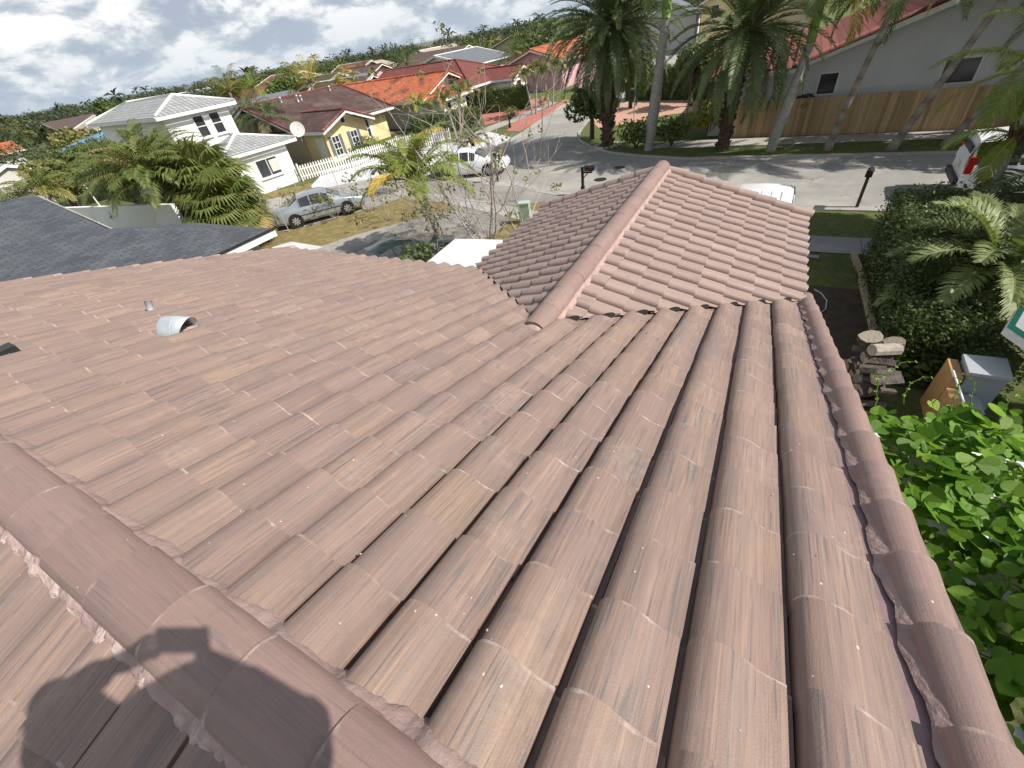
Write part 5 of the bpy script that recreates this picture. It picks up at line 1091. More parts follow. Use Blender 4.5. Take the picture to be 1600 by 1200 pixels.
# ------------------------------------------------------------------ vehicles
mat('silver_paint', (0.42, 0.46, 0.49), (0.40, 0.44, 0.47), 1, 0.28, metal=0.55, spec=.6)
mat('white_paint', (0.78, 0.79, 0.80), (0.74, 0.75, 0.76), 1, 0.3, spec=.6)
mat('dark_paint', (0.018, 0.030, 0.034), (0.022, 0.034, 0.038), 1, 0.15, spec=.8)
mat('red_glass', (0.45, 0.02, 0.015), None, 3, 0.25)
mat('lamp_glass', (0.75, 0.76, 0.76), None, 3, 0.2)
def car(name, label, cat, x, y, rz, L, W_, Hh, paint, st, wheels, wr=.33, group=None, z0=0.02):
    """st: stations (x, underside z, waist z, top z, half width at the waist, half width at the top); x runs forward"""
    T = thing(name, (x, y, z0), label, cat, group, rz); body = MB(); sg_ = MB(); ws = MB(); n = len(st); rows = []
    for (a, zb, zw_, zt, hw_, ht) in st:
        ring = [(a, 0, zb), (a, hw_*.9, zb), (a, hw_, zb+.12), (a, hw_*1.01, (zb+zw_)/2), (a, hw_*.97, zw_-.05), (a, hw_*.94, zw_)]
        cab = zt > zw_+.12
        ring += [(a, ht+.02 if cab else hw_*.80, zt-.07 if cab else zt-.005), (a, ht-.10 if cab else hw_*.5, zt-.012 if cab else zt+.012), (a, 0, zt+.01 if cab else zt+.025)]
        rows.append(ring)
    m = len(rows[0])
    vs = [p for r_ in rows for p in r_]; vs += [(p[0], -p[1], p[2]) for p in vs]; o_ = n*m; fb = []; fs_ = []; fw = []
    for i in range(n-1):
        c0 = st[i][3] > st[i][2]+.12; c1 = st[i+1][3] > st[i+1][2]+.12
        for k in range(m-1):
            f = (i*m+k, (i+1)*m+k, (i+1)*m+k+1, i*m+k+1); g_ = tuple(q+o_ for q in f[::-1])
            tgt = fb
            if k == 5 and c0 and c1: tgt = fs_
            if k in (6, 7) and c0 != c1: tgt = fw
            tgt += [f, g_]
    for i in (0, n-1):
        f = [i*m+k for k in range(m)]+[o_+i*m+k for k in range(m-2, 0, -1)]; fb.append(tuple(f if i else f[::-1]))
    body.add(vs, fb); b = body.build('body', paint, T, smooth=True); smooth_tiles(b, 28)
    h1 = [f for f in fw if f[0] % o_ >= n//2*m]; h0 = [f for f in fw if f[0] % o_ < n//2*m]
    for nm, ff in (('side_windows', fs_), ('windscreen', h1), ('rear_window', h0)):
        if ff: q = MB(); q.add(vs, ff); q = q.build(nm, 'glass', T); bm = bmesh.new(); bm.from_mesh(q.data); bmesh.ops.delete(bm, geom=[v for v in bm.verts if not v.link_faces], context='VERTS'); bm.to_mesh(q.data); bm.free()
    # pillars
    pi_ = MB()
    for i in range(n-1):
        if st[i][3] > st[i][2]+.12 and st[i+1][3] > st[i+1][2]+.12 and i % 1 == 0:
            for s in (1, -1):
                p, q = V((st[i][0], s*st[i][4]*.945, st[i][2])), V((st[i][0], s*(st[i][5]+.025), st[i][3]-.07)); pi_ = MB(); pi_.tube([p, q], .035, 5); pi_.build('pillar', paint, b)
    for wx in wheels:
        for s in (1, -1):
            yy = s*(W_/2-.10); t = MB(); a = MB()
            for (r_, y0, y1, mb) in ((wr, -.10, .10, t),):
                vs2 = [(wx+cos(k*pi/12)*rr_, yy+dy, wr+sin(k*pi/12)*rr_) for (rr_, dy) in ((r_*.62, -.105), (r_*.95, -.105), (r_, -.08), (r_, .08), (r_*.95, .105), (r_*.62, .105)) for k in range(24)]
                mb.add(vs2, [(j*24+k, j*24+(k+1) % 24, (j+1)*24+(k+1) % 24, (j+1)*24+k) for j in range(5) for k in range(24)])
            w_o = t.build('wheel', 'rubber', T, smooth=False)
            a.add([(wx, yy+s*.085, wr)]+[(wx+cos(k*pi/12)*wr*.62, yy+s*(.10), wr+sin(k*pi/12)*wr*.62) for k in range(24)], [(0, 1+k, 1+(k+1) % 24) for k in range(24)])
            for k in range(8): an = k*pi/4; c_ = V((wx, yy+s*.105, wr)); d1 = V((cos(an), 0, sin(an))); d2 = V((-sin(an), 0, cos(an))); a.add([c_+d1*.03+d2*.02, c_+d1*.03-d2*.02, c_+d1*wr*.6-d2*.035, c_+d1*wr*.6+d2*.035], [(0, 1, 2, 3)], (.8, .8, .5))
            a.build('rim', 'alu', w_o)
            q = MB(); q.add([(wx+cos(k*pi/10)*(wr+.06), yy+s*.104, wr+sin(k*pi/10)*(wr+.06)) for k in range(20)], [tuple(range(20))]); q.build('wheel_arch', 'black', b)
    return T, b
SED = [(-2.42, .38, .62, .72, .62, .5), (-2.34, .28, .86, .93, .82, .62), (-1.75, .22, .93, 1.00, .90, .66), (-1.50, .22, .94, 1.04, .905, .66), (-.95, .2, .93, 1.36, .91, .60), (-.35, .2, .92, 1.44, .915, .61), (.25, .2, .91, 1.43, .915, .61), (.62, .2, .91, 1.32, .91, .60), (1.25, .2, .90, .97, .90, .66), (1.9, .22, .80, .86, .88, .62), (2.3, .26, .66, .72, .80, .55), (2.44, .34, .52, .58, .62, .4)]
T, b = car('silver_sedan', 'silver grey four-door sedan parked on the dark drive beside the white house', 'car', -21.45, 15.95, rad(51), 4.9, 1.83, 1.44, 'silver_paint', SED, (-1.38, 1.38))
for s in (1, -1):
    o = MB(); o.box((.72, s*.98, .98), (.14, .16, .12)); o.build('mirror', 'silver_paint', T); o = MB(); o.box((2.28, s*.62, .64), (.16, .30, .12)); o.build('headlight', 'lamp_glass', T); o = MB(); o.box((-2.36, s*.66, .78), (.10, .28, .16)); o.build('taillight', 'red_glass', T)
    for xx in (-.72, .35): o = MB(); o.box((xx, s*.925, .80), (.16, .03, .035)); o.build('door_handle', 'silver_paint', T)
    o = MB(); o.box((-.1, s*.925, .55), (2.3, .02, .035)); o.build('side_trim', 'black', T)
    for xx in (-.38, .75): o = MB(); o.box((xx, s*.926, .62), (.012, .008, .6)); o.build('door_gap', 'black', b)
d = at(700, 340)-at(560, 400); c = at(612, 377, 1.42)
T, b = car('dark_car', 'dark green black car seen just beyond the eave, half hidden by a leafy shrub', 'car', c.x-.1, c.y+.1, atan2(d.y, d.x), 4.8, 1.8, 1.42, 'dark_paint', SED, (-1.38, 1.38))
for s in (1, -1): o = MB(); o.box((.72, s*.98, .98), (.14, .16, .12)); o.build('mirror', 'dark_paint', T)
VAN = [(-2.3, .35, .8, 1.2, .80, .62), (-2.2, .25, 1.0, 1.62, .92, .70), (-1.2, .22, 1.0, 1.74, .95, .72), (0, .22, 1.0, 1.76, .95, .72), (.7, .22, 1.0, 1.70, .94, .70), (1.5, .22, .98, 1.06, .92, .68), (2.1, .25, .84, .9, .86, .6), (2.3, .34, .62, .7, .7, .5)]
c = at(733, 252, .75); T, b = car('white_car', 'white car parked behind the bare shrubs beside the road', 'car', c.x, c.y, rad(16), 4.7, 1.83, 1.44, 'white_paint', SED, (-1.38, 1.38))
SUV = [(-2.3, .45, 1.0, 1.35, .85, .68), (-2.2, .3, 1.12, 1.82, .95, .74), (-1.1, .3, 1.12, 1.92, .97, .76), (0, .3, 1.12, 1.94, .97, .76), (.55, .3, 1.12, 1.90, .97, .76), (1.05, .3, 1.12, 1.20, .95, .74), (1.95, .3, 1.02, 1.08, .92, .7), (2.3, .38, .78, .84, .82, .6)]
c = at(1190, 300, 1.94)
c.y -= 1.25
T, b = car('white_suv', 'white utility vehicle with ribbed roof and black mirror parked behind the tiled wing', 'car', c.x, c.y+.15, rad(-92), 4.6, 1.94, 1.94, 'white_paint', SUV, (-1.4, 1.4), .38)
for s in (1, -1):
    o = MB(); o.tube([(.62, s*.95, 1.25), (.64, s*1.12, 1.27)], .035, 6); o.ball((.64, s*1.26, 1.32), .15, 8, 6, (.55, 1.1, .95)); o.build('mirror', 'black', T, smooth=True)
for k in range(5): o = MB(); o.box((-.45, -.52+k*.26, 1.945), (1.5, .03, .014)); o.build('roof_rib', 'white_paint', b)
# white utility vehicle on the street at the right edge
T, b = car('parked_car', 'white vehicle with red tail lamp at the right edge of the street', 'car', 8.0, 20.8, rad(-3), 4.6, 1.94, 1.94, 'white_paint', SUV, (-1.4, 1.4), .38)
for s in (1, -1): o = MB(); o.box((-2.2, s*.90, 1.12), (.18, .14, .50)); o.build('tail_lamp', 'red_glass', T)
o = MB(); o.box((-2.27, 0, 1.42), (.05, 1.25, .42), M=Matrix.Rotation(-.2, 3, 'Y')); o.build('rear_window', 'glass', T)
o = MB(); o.box((-2.36, 0, .58), (.12, 1.7, .2)); o.build('rear_bumper', 'black', T)
o = MB(); o.box((-2.32, 0, .95), (.03, .32, .16)); o.build('number_plate', 'pale_wall', T)

# ------------------------------------------------------------------ street furniture and small things
def mailbox(x, y, h, lean, rz, label, wood=False, style=0):
    T = thing('mailbox', (x, y, 0), label, 'mailbox', 'roadside mailboxes', rz); top = V((lean[0], lean[1], h)); o = MB()
    if wood: o.extr([(-.05, -.05, 0), (.05, -.05, 0), (.05, .05, 0), (-.05, .05, 0)], top); 
    else:
        o.box((0, 0, .1), (.2, .2, .2)); o.box((0, 0, h*.22), (.16, .16, .3)); o.box((0, 0, h/2), (.11, .11, h)); o.box((0, 0, h+.015), (.15, .15, .03))
    o.build('post', 'bark' if wood else 'black', T)
    if not wood:
        o = MB(); o.box((.22, 0, h-.2), (.46, .07, .07)); o.tube([(.03, 0, h-.45), (.3, 0, h-.2)], .025, 6); o.build('arm', 'black', T)
    c = top+V((0, 0, .11)) if wood else V((.34, 0, h-.04)); b = MB(); ln = .46; wd = .10
    prof = [(-wd, -.08), (wd, -.08)]+[(wd*cos(a), .04+wd*sin(a)) for a in [k*pi/8 for k in range(9)]]
    b.extr([c+V((-ln/2, p[0], p[1])) for p in prof], (ln, 0, 0)); b = b.build('box', 'black', T)
    o = MB(); o.box(c+V((.05, -wd-.01, .06)), (.10, .012, .05)); o.build('flag', 'red_glass', T); return T
c = at(911, 305); mailbox(c.x, c.y, 1.22, (0, 0), .1, 'black mailbox on a square black post with arm, left of the tiled wing')
c = at(1338, 325); mailbox(c.x, c.y, 1.05, (.05, .0), rad(80), 'dark mailbox on a slim wooden post beside the right hand lawn', wood=True)
c = at(797, 200); mailbox(c.x, c.y, 1.0, (0, 0), rad(20), 'small black mailbox on the red pavers of the side street')
c = at(778, 284); lp = thing('garden_lamp', c, 'short black lamp post standing by the gutter behind the bare shrub', 'lamp post'); o = MB(); o.tube([(0, 0, 0), (0, 0, .15), (0, 0, 1.2)], [.11, .06, .05], 8); o.build('post', 'black', lp); o = MB(); o.box((0, 0, 1.32), (.2, .2, .24)); o.box((0, 0, 1.46), (.28, .28, .05)); o.build('lantern', 'black', lp)
c = at(990, 197); ss = thing('street_sign', (c.x, c.y, 0), 'green street name sign on a thin pole by the corner, left of the royal palm', 'sign'); o = MB(); o.tube([(0, 0, 0), (0, 0, 2.35)], .035, 8); o.build('pole', 'galv', ss)
mat('sign_green', (.02, .22, .14), None, 3, .4)
for a_, z_ in ((.2, 2.25), (1.75, 2.05)):
    o = MB(); o.box((0, 0, z_), (.75, .02, .17), a_); q = o.build('name_plate', 'sign_green', ss); d1 = V((cos(a_), sin(a_), 0)); o = MB()
    for k in range(7): o.box(V((0, 0, z_))+d1*(-.27+k*.09)+V((sin(a_), -cos(a_), 0))*.013, (.05 if k % 3 else .03, .004, .07), a_)
    o.build('lettering', 'white_trim', q)
mat('pale_green', (.40, .52, .42), (.36, .47, .38), 3, .6)
c = at(822, 348); ub = thing('utility_box', c, 'pale green utility cabinet standing on the grass by the left edge of the wing', 'utility box', rz=.25); o = MB(); o.box((0, 0, .42), (.46, .34, .84)); o.build('cabinet', 'pale_green', ub); o = MB(); o.box((0, 0, .86), (.50, .38, .05)); o.build('lid', 'pale_green', ub); o = MB(); o.box((0, 0, .03), (.6, .48, .06)); o.build('base', 'concrete', ub)
ft, tp = at(766, 404, 0), at(697, 298, 2.5); ld = thing('ladder', ft, 'aluminium ladder leaning into the bare shrub behind the white canopy', 'ladder'); dv = tp-ft; sdv = dv.cross(V((0, 0, 1))).normalized()*.22
for s in (1, -1): o = MB(); o.tube([sdv*s, dv+sdv*s], .032, 6); o.build('rail', 'alu', ld)
for k in range(1, 11): o = MB(); q = dv*(k/11); o.tube([q-sdv, q+sdv], .018, 6); o.build('rung', 'alu', ld)
c = at(700, 190); 
for k, (p, lb) in enumerate((((1183, 150), 'dark plant stems climbing the grey wall'),)): pass
# thin wire fence posts near the sedan
for k, (p, h_) in enumerate((((452, 362), 1.25), ((462, 292), 1.2), ((530, 295), 1.2))):
    c = at(*p); o = MB(); o.tube([(0, 0, 0), (0, 0, h_)], .022, 6); o = o.build('fence_post', 'galv'); o.location = c; tag(o, ('thin metal post at the near rear wheel of the sedan', 'thin metal post before the white house wall', 'thin metal post on the white driveway edge')[k], 'post', 'thin metal posts')

# ------------------------------------------------------------------ right-hand garden
for k, (p, q) in enumerate((((1333, 398), (1350, 441)), ((1345, 436), (1371, 548)))):
    a = at(*p, .05); b = at(*q, .05); a = V((a.x, a.y, 0)); b = V((b.x, b.y, 0)); d = (b-a).normalized(); n_ = V((-d.y, d.x, 0))*.06; o = MB(); o.prism([V((0, 0, 0))-n_, b-a-n_, b-a+n_, n_], .0, .14)
    mat('plank', (.50, .40, .27), (.38, .30, .2), 4, .9); o = o.build('border_plank', 'plank'); o.location = a; tag(o, ('short upper pale plank edging the planting bed', 'long lower pale plank edging the planting bed')[k], 'plank', 'planks edging the bed')
hedge('hedge', 'tall shaggy ficus hedge between the two gardens, nearest the street', (3.85, 15.0), (3.75, 11.0), 1.55, 1.95, 301, dens=1100, size=.07, rnd=.10)
hedge('hedge', 'lower overgrown hedge behind the orange leaved plant', (3.75, 11.0), (3.65, 9.5), 1.4, 1.25, 302, dens=1100, size=.07, rnd=.12)
hedge('hedge', 'small square clipped pale green hedge above the grey cabinet', at(1503, 545, .9).xy, at(1592, 545, .9).xy, .75, .95, 303, dens=700, size=.05, leafm='hedge_leaf', rnd=.02)
hedge('hedge', 'hedge reaching right from the tall ficus hedge to the pickup', (4.5, 14.9), (9.5, 15.2), 1.3, 1.5, 304, dens=420, size=.09, rnd=.08)
for k, (p, h_, r_, lf, lb) in enumerate((((1392, 440), .6, .35, 'croton', 'small orange red croton in the planting bed'), ((1412, 505), .75, .42, 'croton', 'larger orange and red croton beside the plank'), ((1400, 470), .8, .5, 'leaf', 'dark leafy plant between the two orange plants'), ((1425, 545), .8, .6, 'hedge_leaf', 'dark green plant below the larger orange plant'), ((1400, 405), .9, .45, 'leaf', 'dark spiky plant at the top of the planting bed'), ((1455, 560), .9, .7, 'hedge_leaf', 'spreading dark shrub beside the grey cabinet'), ((1440, 590), .7, .6, 'leaf', 'large leaved dark plant behind the firewood'))):
    c = at(*p); bush('shrub', lb, c.x, c.y, h_, r_, 310+k, lf, 420, .15, group='plants in the shaded bed')
c = at(1572, 392, 1.9); palm('date_palm', 'low feathery date palm with pale lit fronds behind the tall hedge', c.x, c.y, 1.6, 'date', (0, 0), 40, 1.9, 320, tr=.16, leafm='feather', dead=.03, nl=44, ll=.40)
c = at(1600, 395); palm('date_palm', 'second low feathery palm cut by the right edge of the view', c.x+.2, c.y, 1.5, 'date', (0, 0), 40, 2.3, 321, tr=.18, leafm='date_frond', dead=.05, nl=36)
c = at(1585, 480); fan_palm('fan_palm', 'small bright fan palm between the date palm and the striped umbrella', c.x, c.y, .5, .9, 26, 322, dead=.1, leafm='lime_frond')
c = V((5.6, 16.9, 0)); palm('coconut_palm', 'near palm at the right edge whose arching fronds cross the pickup', c.x, c.y, 4.1, 'coco', (-.25, .1), 12, 2.3, 325, tr=.075, leafm='lime_frond', dead=.0, yellow=.25, ll=.62, nl=52, lwf=.6, trunkm='palm_grey')
c = V((5.3, 15.6, 0)); palm('coconut_palm', 'small yellow ribbed palm just below the larger one at the right edge', c.x, c.y, 3.0, 'coco', (-.25, 0), 8, 1.4, 324, tr=.06, leafm='lime_frond', dead=.0, yellow=.3, ll=.45, nl=40, lwf=.55, trunkm='palm_grey')
# trees of the neighbouring plots to the right; they shade the gardens and the road
for k, (x_, y_, h_, r_, lb) in enumerate(((8.8, .4, 10.4, 4.2, 'mango tree in the garden right of the vine pergola'), (12.0, 7.0, 9.5, 3.0, 'broad tree shading the hedge and planting bed'), (10.5, 17.0, 10.8, 3.0, 'tree shading the grass strip by the mailbox'), (13.5, 27.0, 9.0, 3.6, 'street tree beyond the right end of the wooden fence'), (19.5, 26.3, 9.5, 4.0, 'street tree further right along the far pavement'), (26, 27.0, 10, 4.2, 'street tree furthest right along the far pavement'))):
    tree('broadleaf_tree', lb, x_, y_, h_, r_, 330+k, 'leaf', 20, 420, .32, tr=.25, low=.5, group='shade trees on the right')
# firewood: split logs and slices
lg = []
base = at(1354, 590, .38); ldir = V((.95, .25, 0)).normalized(); ln_ = V((-.25, .95, 0))
def log_mesh(r_, L, kind, rr):
    o = MB(); n = 9; 
    if kind == 'split': pr = [V((0, 0, 0))]+[V((0, cos(a)*r_, sin(a)*r_))*rr.uniform(.9, 1.05) for a in [k*1.9/5 for k in range(6)]]
    else: pr = [V((0, cos(k*2*pi/n)*r_, sin(k*2*pi/n)*r_))*rr.uniform(.9, 1.06) for k in range(n)]
    m_ = len(pr); vs = [p+V((-L/2, 0, 0)) for p in pr]+[p+V((L/2, 0, 0)) for p in pr]
    o.add(vs, [(k, (k+1) % m_, m_+(k+1) % m_, m_+k) for k in range(m_)], (0, rr.random(), .5)); o.add(vs[:m_], [tuple(range(m_-1, -1, -1))], (1, rr.random(), .5)); o.add(vs[m_:], [tuple(range(m_))], (1, rr.random(), .5)); return o
rr = random.Random(5); k = 0
for row in range(5):
    for col in range(5):
        r_ = rr.uniform(.085, .15); o = log_mesh(r_, rr.uniform(.38, .5), rr.choice(('split', 'round', 'split')), rr).build('log', 'log')
        p = base+ln_*((col-2)*.21+rr.uniform(-.05, .05))+V((0, 0, -.22+row*.155+rr.uniform(-.03, .03)))+ldir*rr.uniform(-.11, .11); o.location = p; o.rotation_euler = (rr.uniform(0, 6), rr.uniform(-.14, .14), atan2(ldir.y, ldir.x)+rr.uniform(-.4, .4))
        tag(o, 'firewood log, %s layer, %s' % (('bottom', 'second', 'middle', 'fourth', 'top')[row], ('nearest the vines', 'second from the vines', 'in the centre of the stack', 'second from the street end', 'at the street end of the stack')[col]), 'log', 'firewood stack')
for k_, (dx, dy, r_, lb) in enumerate(((.0, .45, .2, 'large grey log slice on top of the firewood, towards the lawn'), (.32, .28, .17, 'round pale log slice on the right shoulder of the firewood'), (.12, .1, .12, 'white barked log lying across the top of the firewood'))):
    o = log_mesh(r_, .14 if k_ < 2 else .5, 'round', rr).build('log', 'log' if k_ < 2 else 'branch'); o.location = base+ldir*dx+ln_*dy+V((0, 0, .62)); o.rotation_euler = (0, 1.35 if k_ < 2 else .1, rr.uniform(0, 1) if k_ < 2 else .5); tag(o, lb, 'log', 'firewood stack')
# hose on the lawn
hp = [at(x_, y_, .03) for x_, y_ in ((1272, 452), (1283, 458), (1292, 470), (1290, 483), (1280, 490), (1270, 492))]; o = MB(); o.tube([p-hp[0] for p in hp], .014, 6); o = o.build('garden_hose', 'galv'); o.location = hp[0]; tag(o, 'thin pale hose curled on the shaded lawn beside the wing', 'hose')
# grey cabinet with timber side
mat('ochre_wood', (.50, .30, .14), (.42, .25, .11), 4, .8, stretch=(1, 6, 1)); mat('grey_panel', (.30, .33, .38), (.27, .30, .34), 2, .6); mat('steel_top', (.55, .58, .62), (.48, .51, .55), 3, .35, metal=.3)
g0, g1, g2, g3 = (at(*p, 1.15) for p in ((1505, 553), (1574, 560), (1584, 592), (1515, 582)))
gc = thing('outdoor_cabinet', V(((g0.x+g2.x)/2, (g0.y+g2.y)/2, 0)), 'pale metal topped outdoor cabinet with orange timber side beside the vines', 'cabinet')
def quadbox(a, b, c_, d_, z0, z1, m, nm): o = MB(); o.prism([p.xy for p in (a, b, c_, d_)], z0, z1); return o.build(nm, m, gc, world=True)
quadbox(g0, g1, g2, g3, 1.09, 1.15, 'steel_top', 'top'); iv = (g2-g0)*.04; quadbox(g0+iv, g1+V((-iv.x, iv.y, 0)), g2-iv, g3+V((iv.x, -iv.y, 0)), 0, 1.09, 'grey_panel', 'body')
sv = (g0-g1).normalized()*.16; quadbox(g0+sv, g0+sv*.12, g3+sv*.12, g3+sv, 0, 1.02, 'ochre_wood', 'side_panel')
dv = (g3-g0)*.9; quadbox(g3+dv*.06, g3+(g2-g3)*.55+dv*.06, g3+(g2-g3)*.55+dv, g3+dv, 0, .72, 'grey_panel', 'counter'); quadbox(g3+sv+dv*.06, g3+sv*.12+dv*.06, g3+sv*.12+dv, g3+sv+dv, 0, .80, 'ochre_wood', 'side_panel')
a, b = at(1489, 579, 1.25), at(1507, 632, 1.0); o = MB(); o.tube([a, b], .018, 6); o.tube([b, V((b.x, b.y, 0))], .018, 6); o.build('handrail', 'steel_top', gc, world=True)
tri_sheet('lawn_patch', [(4.7, 10.8), (9, 10.8), (9, 4), (4.7, 4)], .01, 'lawn')
# striped umbrella
uc = V((5.15, 8.95, 1.9)); um = thing('garden_umbrella', V((uc.x, uc.y, 0)), 'green and white striped garden umbrella cut by the right edge', 'umbrella'); mat('canvas_green', (.02, .16, .12), None, 4, .8); mat('canvas_white', (.72, .73, .72), None, 4, .8)
for ci, mn in ((0, 'canvas_green'), (1, 'canvas_white')):
    o = MB()
    for k in range(8):
        a0, a1 = k*pi/4, (k+1)*pi/4; A0 = V((cos(a0), sin(a0), 0)); A1 = V((cos(a1), sin(a1), 0)); ns = 13
        for j in range(ns):
            if j % 2 != ci: continue
            for (f0, f1) in ((j/ns, (j+1)/ns),):
                P_ = lambda A, f: A*(1.05*f)+V((0, 0, 2.15-.42*f-.12*f*f)); o.add([P_(A0, f0), P_(A1, f0), P_(A1, f1), P_(A0, f1)], [(0, 1, 2, 3)])
        if ci == 1: o.add([A0*1.05+V((0, 0, 1.61)), A1*1.05+V((0, 0, 1.61)), A1*1.07+V((0, 0, 1.48)), A0*1.07+V((0, 0, 1.48))], [(0, 1, 2, 3)])
    o.build('canopy', mn, um)
o = MB(); o.tube([(0, 0, 0), (0, 0, 2.2)], .025, 8); o.build('pole', 'white_trim', um)

# vine-covered pergola right of our roof
VZ = 2.95
pv = thing('pergola', (3.0, 2.0, 0), 'white slatted pergola under the climbing vine beside the roof edge', 'pergola')
for k in range(13): o = MB(); o.box((3.0, -1.7+k*.49, VZ-.10), (3.5, .09, .045)); o.build('slat', 'white_trim', pv, world=True)
for x_ in (1.5, 4.5): o = MB(); o.box((x_, 1.25, VZ-.2), (.1, 6.0, .14)); o.build('beam', 'white_trim', pv, world=True)
for x_, y_ in ((1.5, -1.6), (4.5, -1.6), (1.5, 4.1), (4.5, 4.1)): o = MB(); o.box((x_, y_, (VZ-.27)/2), (.12, .12, VZ-.27)); o.build('post', 'white_trim', pv, world=True)
vi = thing('climbing_vine', (3.0, 2.0, 0), 'dense climbing vine with large heart-shaped leaves covering the pergola', 'vine'); fo = MB(); rr = random.Random(77)
def heart(mb, c, s, nrm, az, rr, tint):
    n_ = nrm.normalized(); a = n_.cross(V((cos(az), sin(az), 0)).cross(n_)).normalized(); f = V((cos(az), sin(az), 0)); f = (f-n_*f.dot(n_)).normalized(); b = n_.cross(f)
    out = [(-.16, 0, -.02), (-.30, .16, .03), (-.27, .33, .03), (-.10, .46, 0), (.16, .45, -.02), (.42, .27, -.04), (.66, 0, -.09)]
    mid = [(-.16, 0, -.02), (.12, 0, -.035), (.40, 0, -.05), (.66, 0, -.09)]
    cu = rr.uniform(.6, 1.5); P_ = lambda q, sg: c+f*(q[0]*s)+b*(q[1]*s*sg)+n_*(q[2]*s*cu+ .10*s*abs(q[1])*cu)
    for sg in (1, -1):
        vs = [P_(q, sg) for q in out]+[P_(mid[1], sg), P_(mid[2], sg)]
        fs = [(0, 1, 2, 7), (2, 3, 7), (3, 4, 7), (7, 4, 8), (4, 5, 8), (5, 6, 8)]
        mb.add(vs, fs if sg > 0 else [x[::-1] for x in fs], tint)
for i in range(7200):
    x_ = rr.uniform(.98, 4.9); y_ = rr.uniform(-1.9, 4.62)
    if y_ > 4.35-.2*sin(x_*3) and rr.random() < .6: continue
    if x_ < 1.9 and y_ > 4.35: continue
    hole = sin(x_*2.1+1.0)*sin(y_*1.9+.6)
    if y_ < 1.9 and y_ > .2 and hole > .55 and x_ > 1.7: continue
    if x_ < 1.15+.12*sin(y_*5) and rr.random() < .5: continue
    z_ = VZ+.04+.13*sin(x_*1.7+y_*1.1)+.10*sin(x_*4.1-y_*3.3)+rr.uniform(-.12, .14)
    if i % 3 == 0: z_ -= .22
    heart(fo, V((x_, y_, z_)), rr.choice((rr.uniform(.07, .12), rr.uniform(.12, .19), rr.uniform(.12, .19))), V((rr.gauss(0, .42), rr.gauss(-.12, .38), 1)), rr.uniform(0, 2*pi), rr, (abs(rr.gauss(.1, .3)), rr.random(), .5))
fo.build('foliage', 'vine_leaf', vi, smooth=True, world=True)
st_ = MB()
for i in range(60):
    p = V((rr.uniform(1.2, 4.8), rr.uniform(-1.8, 4.8), VZ)); a = rr.uniform(0, 6.3); pts = [p]
    for j in range(7): a += rr.gauss(0, .5); p = p+V((cos(a)*.16, sin(a)*.16, rr.uniform(-.02, .035))); pts.append(p)
    st_.tube(pts, [.006]*8, 4)
for i in range(14):
    p = V((rr.uniform(1.3, 2.8), rr.uniform(3.4, 4.9), VZ+.15)); a = rr.uniform(.3, 2.6); pts = [p]
    for j in range(6): a += rr.gauss(0, .35); p = p+V((cos(a)*.08, sin(a)*.08, .05-.012*j)); pts.append(p); heart(fo if False else st_, p, .035, V((rr.gauss(0, .5), rr.gauss(0, .5), 1)), a+rr.choice((1, -1)), rr, (.9, .9, .5))
    st_.tube(pts, [.005]*7, 4)
st_.build('stems', 'vine_leaf', vi, smooth=True, world=True)

# ------------------------------------------------------------------ the photographer, whose shadow falls on the ridge
mat('skin', (.45, .28, .20), (.42, .26, .18), 5, .6); mat('shirt', (.10, .13, .20), (.09, .11, .17), 8, .9); mat('jeans', (.07, .09, .14), (.05, .07, .11), 8, .9); mat('hair', (.03, .022, .018), None, 30, .8); mat('phone', (.02, .02, .022), None, 5, .3)
BP = V((.42, -.42, 0)); zf_ = ZR-SL*abs(BP.y-YR)+.06
pe = thing('person', (BP.x, BP.y, zf_), 'person standing on the ridge behind the camera, both arms raised to hold a phone', 'person')
cam0 = V((0, 0, HC)); facing = V((-.56, .83, 0)).normalized(); side = V((.83, .56, 0)).normalized()
J = {}; hips = V((.38, -.36, HC-.62)); J['pelvis'] = hips; J['waist'] = V((.33, -.31, HC-.42)); J['chest'] = V((.25, -.25, HC-.18)); J['neck'] = V((.26, -.22, HC-.12)); J['skull'] = V((.255, -.18, HC-.03)); J['crown'] = V((.25, -.17, HC+.05))
shl = J['chest']-side*.20+V((0, 0, .09)); shr = J['chest']+side*.20+V((0, 0, .07))
J['shl'] = shl; J['shr'] = shr; J['ell'] = V((-.33, -.33, HC-.10)); J['elr'] = V((.43, .01, HC-.10)); J['wrl'] = cam0-CR*.17-CF*.075-CU*.04; J['wrr'] = cam0+CR*.18-CF*.075-CU*.04
hl = hips-side*.10-V((0, 0, .03)); hr = hips+side*.10-V((0, 0, .03)); kl = V((hl.x-.05, hl.y+.05, (hl.z+zf_)/2)); kr = V((hr.x+.05, hr.y+.05, (hr.z+zf_)/2)); fl_ = V((hl.x-.10, hl.y-.02, zf_+.06)); fr_ = V((hr.x+.08, hr.y-.02, zf_+.06))
names = ['pelvis', 'waist', 'chest', 'neck', 'skull', 'crown', 'shl', 'ell', 'wrl', 'shr', 'elr', 'wrr']; rads = [.15, .135, .16, .062, .095, .075, .075, .050, .032, .075, .050, .032]
vs = [J[n_] for n_ in names]+[hl, kl, fl_, fl_+facing*.16-V((0, 0, .03)), hr, kr, fr_, fr_+facing*.16-V((0, 0, .03))]; rads += [.10, .07, .05, .04, .10, .07, .05, .04]
eds = [(0, 1), (1, 2), (2, 3), (3, 4), (4, 5), (2, 6), (6, 7), (7, 8), (2, 9), (9, 10), (10, 11), (0, 12), (12, 13), (13, 14), (14, 15), (0, 16), (16, 17), (17, 18), (18, 19)]
